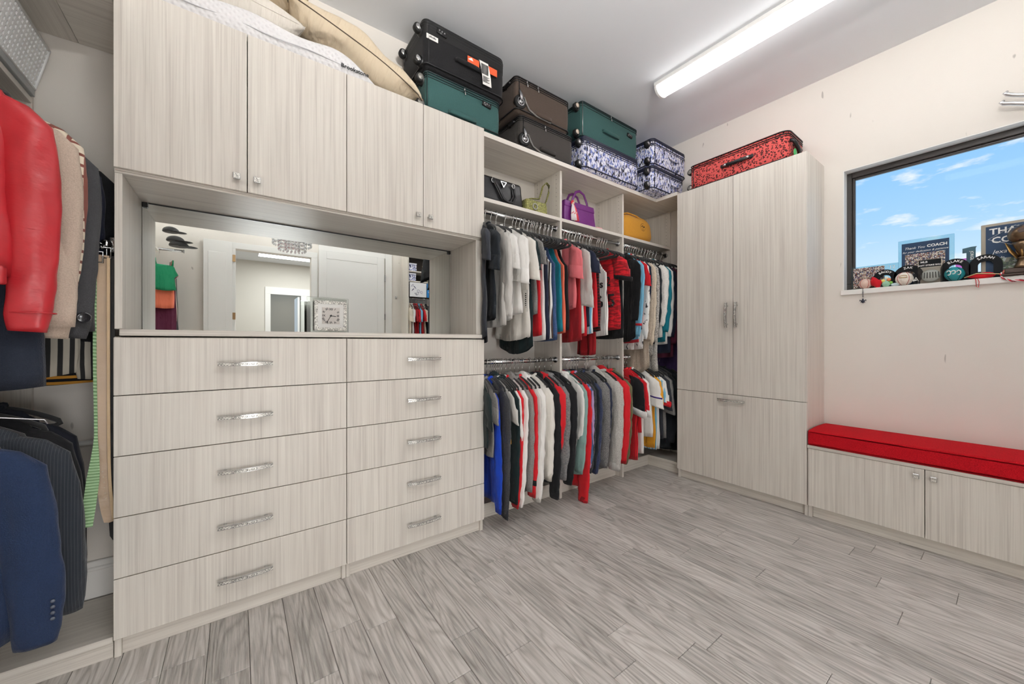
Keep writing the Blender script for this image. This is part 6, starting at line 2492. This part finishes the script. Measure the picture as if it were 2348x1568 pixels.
    # pendant hanging from the sill
    t = T('pendant', 'dark lily-shaped pendant on a beaded chain hanging off the sill', 'pendant', .628)
    dk = simple('dark_metal', rgb(40, 44, 60), .35, .6)
    tube(t, 'hanging_ring', [(3.382 + .006 * math.cos(R(a)), .628, Z - .008 + .012 * math.sin(R(a))) for a in range(0, 360, 40)], .0013, dk, 5, True)
    bm = bmesh.new()
    for q in range(4):
        ellipsoid(bm, (3.380, .628, Z - .025 - q * .010), (.003, .003, .0038), 8, 6)
    from_bm('bead_chain', bm, dk, t, True)['kind'] = 'stuff'
    bm = bmesh.new()
    ellipsoid(bm, (3.380, .628, Z - .082), (.003, .0055, .017), 10, 8)
    from_bm('petal', bm, dk, t, True)
    for s in (-1, 1):
        bm = bmesh.new()
        add_tube(bm, [(3.380, .628, Z - .094), (3.380, .628 + s * .008, Z - .082), (3.380, .628 + s * .015, Z - .076), (3.380, .628 + s * .016, Z - .085)], [.003, .0035, .003, .0015], 7)
        from_bm('petal', bm, dk, t, True)
    bm = bmesh.new()
    add_tube(bm, [(3.380, .617, Z - .091), (3.380, .639, Z - .091)], .0025, 6)
    from_bm('band', bm, dk, t, True)
    # trophy
    t = T('trophy', 'bronze soccer-ball trophy on a flared stem and dark base', 'trophy', .005)
    br = simple('trophy_bronze', rgb(118, 98, 76), .28, .9)
    gd = simple('trophy_gold', rgb(176, 142, 88), .3, .9)
    dkb = simple('trophy_dark', rgb(64, 52, 46), .4, .5)
    yt = -.012
    box(t, 'base', (3.375, yt - .085, Z + .001), (3.45, yt + .078, Z + .014), dkb, .003)
    box(t, 'base', (3.382, yt - .07, Z + .014), (3.445, yt + .066, Z + .042), dkb, .003)
    lathe(t, 'pedestal', [(.040, 0), (.036, .01), (.027, .03), (.024, .048), (.030, .056)], (3.412, yt, Z + .042), br, 'z', 12)
    bm = bmesh.new()
    for k in range(5):
        a = 2 * PI * k / 5 + .5
        c, s = math.cos(a), math.sin(a)
        add_tube(bm, [(3.412 + .012 * c, yt + .022 * s, Z + .095), (3.412 + .020 * c, yt + .046 * s, Z + .135), (3.412 + .024 * c, yt + .064 * s, Z + .185)], [.010, .011, .004], 7, flat=.4)
    from_bm('flutes', bm, gd, t, True)['kind'] = 'stuff'
    lathe(t, 'cup', [(.016, 0), (.024, .03), (.036, .06), (.044, .085)], (3.412, yt, Z + .095), br, 'z', 16)
    bm = bmesh.new()
    ellipsoid(bm, (3.412, yt, Z + .222), (.052, .058, .054), 24, 16)
    bb = from_bm('ball', bm, br, t, True)
    for (u, v) in ((.2, .3), (-1.0, .1), (1.3, .2), (.3, -.9), (-.5, 1.1), (.9, 1.2)):
        d = Vector((-math.cos(u) * math.cos(v), math.sin(u) * math.cos(v), math.sin(v)))
        q = d.orthogonal().normalized()
        w = d.cross(q)
        bm = bmesh.new()
        c = Vector((3.412, yt, Z + .222))
        ring0 = [c + Vector(((d + (q * math.cos(2 * PI * k / 5) + w * math.sin(2 * PI * k / 5)) * .30).normalized() * .0553)) for k in range(5)]
        ring1 = [c + (p - c) * .93 for p in ring0]
        ring_loft(bm, [ring1, ring0])
        bmesh.ops.recalc_face_normals(bm, faces=bm.faces[:])
        from_bm('ball_panel', bm, dkb, bb)
    # purple-pink glass block behind
    t = T('glass_block', 'pink and purple tinted glass block behind the signed letters', 'ornament', .215)
    box(t, 'block', (3.4595, .150, Z), (3.471, .232, Z + .135), clear_glass('pink_glass', (.80, .40, .72, 1), .06), .002)


build_keepsakes()


def build_wall_hooks():
    t = thing('wall_hook_rack', 'chrome twin-pronged rack on the wall above the window', 'rack', (3.38, -.05, 2.46))
    ch = simple('satin_chrome', rgb(226, 226, 228), .18, .85)
    box(t, 'plate', (3.388, -.16, 2.36), (3.3995, -.08, 2.52), ch, .004)
    for z, e in ((2.478, .048), (2.434, .060)):
        tube(t, 'prong', [(3.39, -.11, z - .05), (3.35, -.06, z - .045), (3.338, -.01, z - .026), (3.336, .025, z - .008), (3.335, e - .004, z + .006), (3.335, e + .004, z + .016), (3.336, e - .006, z + .024)], [.008, .009, .010, .010, .010, .009, .006], 10, ) if False else None
        bm = bmesh.new()
        add_tube(bm, [(3.39, -.11, z - .05), (3.35, -.06, z - .045), (3.338, -.01, z - .026), (3.336, .025, z - .008), (3.335, e - .004, z + .006), (3.335, e + .004, z + .016), (3.336, e - .006, z + .024)], [.008, .009, .010, .010, .010, .009, .006], 10, flat=.7)
        from_bm('prong', bm, ch, t, True)


build_wall_hooks()


# ------------------------------------------------------------------ the door end of the room, seen in the mirror
def build_door_end():
    # casing of the doorway
    bm = bmesh.new()
    for a, b in (((-.10, YF + .001, 0), (-.021, YF + .02, 2.3805)), ((.861, YF + .001, 0), (.94, YF + .02, 2.3805)), ((-.10, YF + .001, 2.381), (.94, YF + .02, 2.46))):
        add_box(bm, a, b, .002)
    structure('trim_1', bm, WHITE)
    # open leaf folded back against the wall
    t = tag(thing('door_1', 'white door leaf standing open beside the doorway', 'door', (-.2, YF + .05, 0)), kind='structure')
    box(t, 'leaf', (-.345, YF + .03, .01), (-.055, YF + .07, 2.45), WHITE, .002)
    box(t, 'raised_panel', (-.30, YF + .0705, .2), (-.12, YF + .076, 2.3), WHITE, .003)
    for z in (1.45, 2.2):
        box(t, 'hinge', (-.054, YF + .045, z), (-.022, YF + .055, z + .09), simple('bronze_hinge', rgb(170, 140, 104), .35, .8), .002)
    t = tag(thing('door_2', 'flat white shaker door closed beside the doorway', 'door', (1.42, YF + .03, 0)), kind='structure')
    box(t, 'leaf', (.955, YF + .002, .01), (1.90, YF + .035, 2.5), WHITE, .002)
    for a, b in (((.955, .01), (1.055, 2.5)), ((1.79, .01), (1.90, 2.5)), ((1.055, 2.39), (1.79, 2.5)), ((1.055, .01), (1.79, .18)), ((1.055, 1.0), (1.79, 1.12))):
        box(t, 'rail', (a[0], YF + .0352, a[1]), (b[0], YF + .044, b[1]), WHITE, .002)
    for z in (1.52, 2.14):
        box(t, 'hinge', (1.902, YF + .02, z), (1.920, YF + .05, z + .09), STEEL, .002)
    bm = bmesh.new()
    for a, b in (((1.922, YF + .001, 0), (2.03, YF + .022, 2.6)), ((.955, YF + .001, 2.505), (1.9215, YF + .022, 2.6))):
        add_box(bm, a, b, .002)
    structure('trim_2', bm, WHITE)
    t = thing('wall_hook', 'small chrome robe hook beside the white door casing', 'hook', (2.10, YF + .02, 1.88))
    lathe(t, 'rose', [(.0001, 0), (.022, 0), (.020, .006), (.0001, .008)], (2.10, YF + .001, 1.885), CHROME, 'z', 14) if False else box(t, 'rose', (2.085, YF + .001, 1.865), (2.118, YF + .008, 1.91), CHROME, .003)
    tube(t, 'prong', [(2.10, YF + .006, 1.895), (2.10, YF + .03, 1.885), (2.10, YF + .045, 1.895), (2.10, YF + .05, 1.915)], .006, CHROME, 8)
    # hall beyond the doorway
    hallw = simple('hall_paint', rgb(214, 210, 202), .9)
    bm = bmesh.new()
    add_box(bm, (-1.2, -4.1, -.05), (3.2, YF - .121, 0.0))
    structure('floor_hall', bm, simple('hall_floor', rgb(168, 158, 148), .5))
    bm = bmesh.new()
    add_box(bm, (-1.2, -4.1, 2.72), (3.2, YF - .121, 2.8))
    structure('ceiling_hall', bm, CEIL)
    bm = bmesh.new()
    add_box(bm, (-1.3, -4.1, 0), (-1.2, YF - .121, 2.72))
    structure('wall_hall_west', bm, hallw)
    bm = bmesh.new()
    add_box(bm, (3.2, -4.1, 0), (3.3, YF - .121, 2.72))
    structure('wall_hall_east', bm, hallw)
    bm = bmesh.new()
    V = {}
    us, zs = [-1.3, .52, 1.04, 3.3], [0, 2.10, 2.72]
    for i in range(3):
        for j in range(2):
            if i == 1 and j == 0:
                continue
            q = []
            for (u, z) in ((us[i], zs[j]), (us[i + 1], zs[j]), (us[i + 1], zs[j + 1]), (us[i], zs[j + 1])):
                if (u, z) not in V:
                    V[(u, z)] = bm.verts.new((u, -4.1, z))
                q.append(V[(u, z)])
            bm.faces.new(q)
    structure('wall_hall_far', bm, hallw)
    bm = bmesh.new()
    for a, b in (((.43, -4.099, 0), (.519, -4.08, 2.1005)), ((1.041, -4.099, 0), (1.24, -4.08, 2.1005)), ((.43, -4.099, 2.101), (1.24, -4.08, 2.24))):
        add_box(bm, a, b, .002)
    structure('trim_3', bm, WHITE)
    bm = bmesh.new()
    add_box(bm, (.2, -6.0, 0), (1.8, -5.9, 2.5))
    structure('wall_far_room', bm, simple('far_room_paint', rgb(150, 140, 124), .9))
    bm = bmesh.new()
    add_box(bm, (.2, -6.0, -.05), (1.8, -4.102, 0))
    structure('floor_far_room', bm, simple('hall_floor', rgb(168, 158, 148), .5))
    t = tag(thing('door_3', 'white door ajar in the far doorway of the hall', 'door', (1.02, -4.3, 0)), kind='structure')
    box(t, 'leaf', (.985, -4.65, .01), (1.02, -4.12, 2.08), WHITE, .002)
    # closet bay on the door wall
    t = thing('shelf_bay', 'open shelf bay with boxes and drawings on the door wall', 'shelving', (2.6, YF + .15, 0))
    dk = simple('bay_dark', rgb(70, 64, 60), .8)
    box(t, 'side_panel', (2.19, YF + .001, 0), (2.208, YF + .30, 2.6), LZ)
    box(t, 'side_panel', (3.0, YF + .001, 0), (3.018, YF + .30, 2.6), LZ)
    box(t, 'back_panel', (2.208, YF + .001, 1.9), (3.0, YF + .01, 2.6), dk, 0)
    for z in (2.13, 2.29, 2.58):
        box(t, 'shelf', (2.208, YF + .01, z), (3.0, YF + .30, z + .018), LX)
    rod(t, (2.208, YF + .2, 1.87), (3.0, YF + .2, 1.87))
    for q, (xa, xb, z) in enumerate(((2.22, 2.34, 2.3085), (2.22, 2.33, 2.1485))):
        b = thing('storage_box', ('upper' if q == 0 else 'lower') + ' blue and white patterned box on the door-wall shelf', 'box', ((xa + xb) / 2, YF + .2, z), 'boxes on the door-wall shelf')
        box(b, 'carton', (xa, YF + .08, z), (xb, YF + .29, z + .10), cloth(rgb(226, 226, 238), 'floral', rgb(108, 122, 186)), .002)
        box(b, 'lid', (xa - .003, YF + .077, z + .1003), (xb + .003, YF + .293, z + .122), simple('box_lid', rgb(210, 210, 220), .7), .002)
    for lab, xa, xb, z0, z1, c, s, cc in (('yellow child drawing pinned in the shelf bay', 2.43, 2.62, 2.16, 2.40, rgb(232, 214, 160), 'Flo 8', rgb(60, 60, 40)),
                                          ('white line drawing hung over the bay rail', 2.22, 2.50, 1.89, 2.12, rgb(236, 236, 238), 'love family', rgb(40, 40, 110)),
                                          ('blue paper sign hung over the bay rail', 2.51, 2.72, 1.89, 2.12, rgb(40, 130, 200), 'J2', rgb(240, 240, 240))):
        p = thing('paper_drawing', lab, 'drawing', ((xa + xb) / 2, YF + .31, z0), 'papers in the shelf bay')
        box(p, 'sheet', (xa, YF + .305, z0), (xb, YF + .308, z1), simple('sheet_%d' % int(xa * 100), c, .8), 0)
        mk = simple('mark_%d' % int(xa * 100), cc, .8)
        rn = random.Random(int(xa * 100))
        for q in range(7):
            ax, az = rn.uniform(xa + .04, xb - .04), rn.uniform(z0 + .04, z1 - .04)
            tube(p, 'crayon_mark', [(ax + .022 * math.cos(k * 1.3 + q), YF + .3088, az + .022 * math.sin(k * (1.1 + .2 * (q % 3)))) for k in range(6)], .0022, mk, 5)
    cols = ['cream', 'white', 'dred', 'red', 'sky', 'red', 'cream', 'ink', 'beige', 'white', 'white', 'grey']
    labs = ['cream', 'white', 'dark red', 'bright red', 'pale blue', 'scarlet', 'ivory', 'blue-black', 'beige', 'plain white', 'chalk white', 'mid-grey']
    for k, c in enumerate(cols):
        x = 2.235 + .04 * k
        garment(x, YF + .2, 1.87, R(180), 'tee', K[c], 1.25, .2, labs[k] + ' shirt on the door-wall bay rail', 'shirt', 'shirt', 'shirts on the door-wall bay rail', dict(W=.12))
        hanger(x, YF + .2, 1.87, R(180), 'velvet', 'on the door-wall bay rail', labs[k] + ' shirt on the door-wall bay rail')
    # hats and clothes at the door end of the closet wall
    t = thing('hat_rail', 'short chrome rail holding the scarf and tops on the closet wall', 'rail', (-.6, YF + .35, 2.3))
    rod(t, (XL + .005, YF + .33, 2.21), (-.50, YF + .33, 2.21))
    for q, (xx, z, r) in enumerate(((-.62, 2.40, .10), (-.58, 2.30, .11), (-.55, 2.245, .12))):
        h = thing('cap', ('top', 'middle', 'lowest')[q] + ' of the black caps stacked at the door end of the closet', 'hat', (xx, YF + .30, z), 'caps at the door end')
        bm = bmesh.new()
        ellipsoid(bm, (xx, YF + .30, z + .03), (r * .75, r * .75, .055), 16, 10, lambda p: Vector((p.x, p.y, max(p.z, -.01))))
        from_bm('crown', bm, VELVET, h, True)
        bm = bmesh.new()
        ellipsoid(bm, (xx + r * .7, YF + .33, z + .02), (r * .75, r * .62, .007), 16, 8)
        from_bm('peak', bm, VELVET, h, True)
    for k, (c, lab, hem, w) in enumerate((('kelly', 'green', 1.75, .11), ('orange', 'orange', 1.55, .10), ('burg', 'dark floral', 1.25, .12), ('beige', 'tan', 1.40, .13), ('dgrey', 'smoky grey', 1.1, .15))):
        garment(-.665 - .012 * k, YF + .30 - .05 * k + .1, 2.20, R(58 + 9 * k), 'tank', K[c], hem, 0, lab + ' top hanging at the door end of the closet', 'top', 'top', 'tops at the door end', dict(B=w))


build_door_end()


def build_chandelier():
    cx, cy, z = .49, -.20, 2.20
    t = thing('chandelier', 'crystal ring chandelier hanging in the middle of the room', 'light', (cx, cy, ZC))
    tube(t, 'chain', [(cx, cy, ZC - .002), (cx, cy, z + .27)], .006, CHROME, 6)
    lathe(t, 'canopy', [(.06, 0), (.055, -.02), (.01, -.03)], (cx, cy, ZC - .0015), CHROME, 'z', 16)
    tube(t, 'ring', [(cx + .185 * math.cos(R(a)), cy + .185 * math.sin(R(a)), z + .26) for a in range(0, 360, 15)], .008, CHROME, 8, True)
    for a in range(0, 360, 120):
        tube(t, 'arm', [(cx, cy, z + .28), (cx + .185 * math.cos(R(a)), cy + .185 * math.sin(R(a)), z + .262)], .004, CHROME, 6)
    cr = clear_glass('crystal_glass', (.95, .96, .97, 1), .35)
    bm = bmesh.new()
    for ring, n in ((.185, 30), (.13, 20), (.07, 12)):
        for k in range(n):
            a = 2 * PI * k / n
            x, y = cx + ring * math.cos(a), cy + ring * math.sin(a)
            for q in range(6 if ring > .15 else 7):
                zz = z + .24 - q * .040 - (.0 if ring > .15 else .02)
                ellipsoid(bm, (x, y, zz), (.011, .011, .018), 5, 4)
    from_bm('crystals', bm, cr, t)['kind'] = 'stuff'
    em = emission('bulb_glow', (1.0, .975, .95, 1), BULB_STRENGTH)
    for k in range(4):  # bulbs raised above the crystals, out of view, as an uplight for fill
        a = 2 * PI * k / 4 + .4
        tube(t, 'candle_arm', [(cx, cy, z + .28), (cx + .10 * math.cos(a), cy + .10 * math.sin(a), z + .285), (cx + .10 * math.cos(a), cy + .10 * math.sin(a), z + .305)], .005, CHROME, 6)
        bm = bmesh.new()
        ellipsoid(bm, (cx + .10 * math.cos(a), cy + .10 * math.sin(a), z + .345), (.028, .028, .040), 12, 8)
        from_bm('bulb', bm, em, t, True)
        qx, qy = cx + .10 * math.cos(a), cy + .10 * math.sin(a)
        lathe(t, 'cup', [(.012, .300), (.046, .302), (.052, .325), (.054, .366), (.050, .366), (.047, .327), (.042, .306), (.0001, .304)], (qx, qy, z), CHROME, 'z', 18)  # added cup, shapes the bulb's light upward and off the upper cabinets


build_chandelier()


def area(name, loc, rot, sx, sy, power, col=(1, 1, 1)):
    d = bpy.data.lights.new(name, 'AREA')
    d.shape = 'RECTANGLE'
    d.size, d.size_y = sx, sy
    d.energy = power
    d.color = col
    o = bpy.data.objects.new(name, d)
    C.objects.link(o)
    o.location = loc
    o.rotation_euler = tuple(R(a) for a in rot)
    return o


area('hall_ceiling_light', (.9, -2.9, 2.70), (0, 0, 0), 1.2, 1.2, HALL_W)
area('far_room_light', (1.0, -5.0, 2.45), (0, 0, 0), .6, .6, 12)
area('doorway_fill', (.42, YF - .16, .58), (90, 0, 0), .84, 1.12, DOORWAY_FILL_W)  # added fill lamp behind the camera, lifts the lower drawers and floor
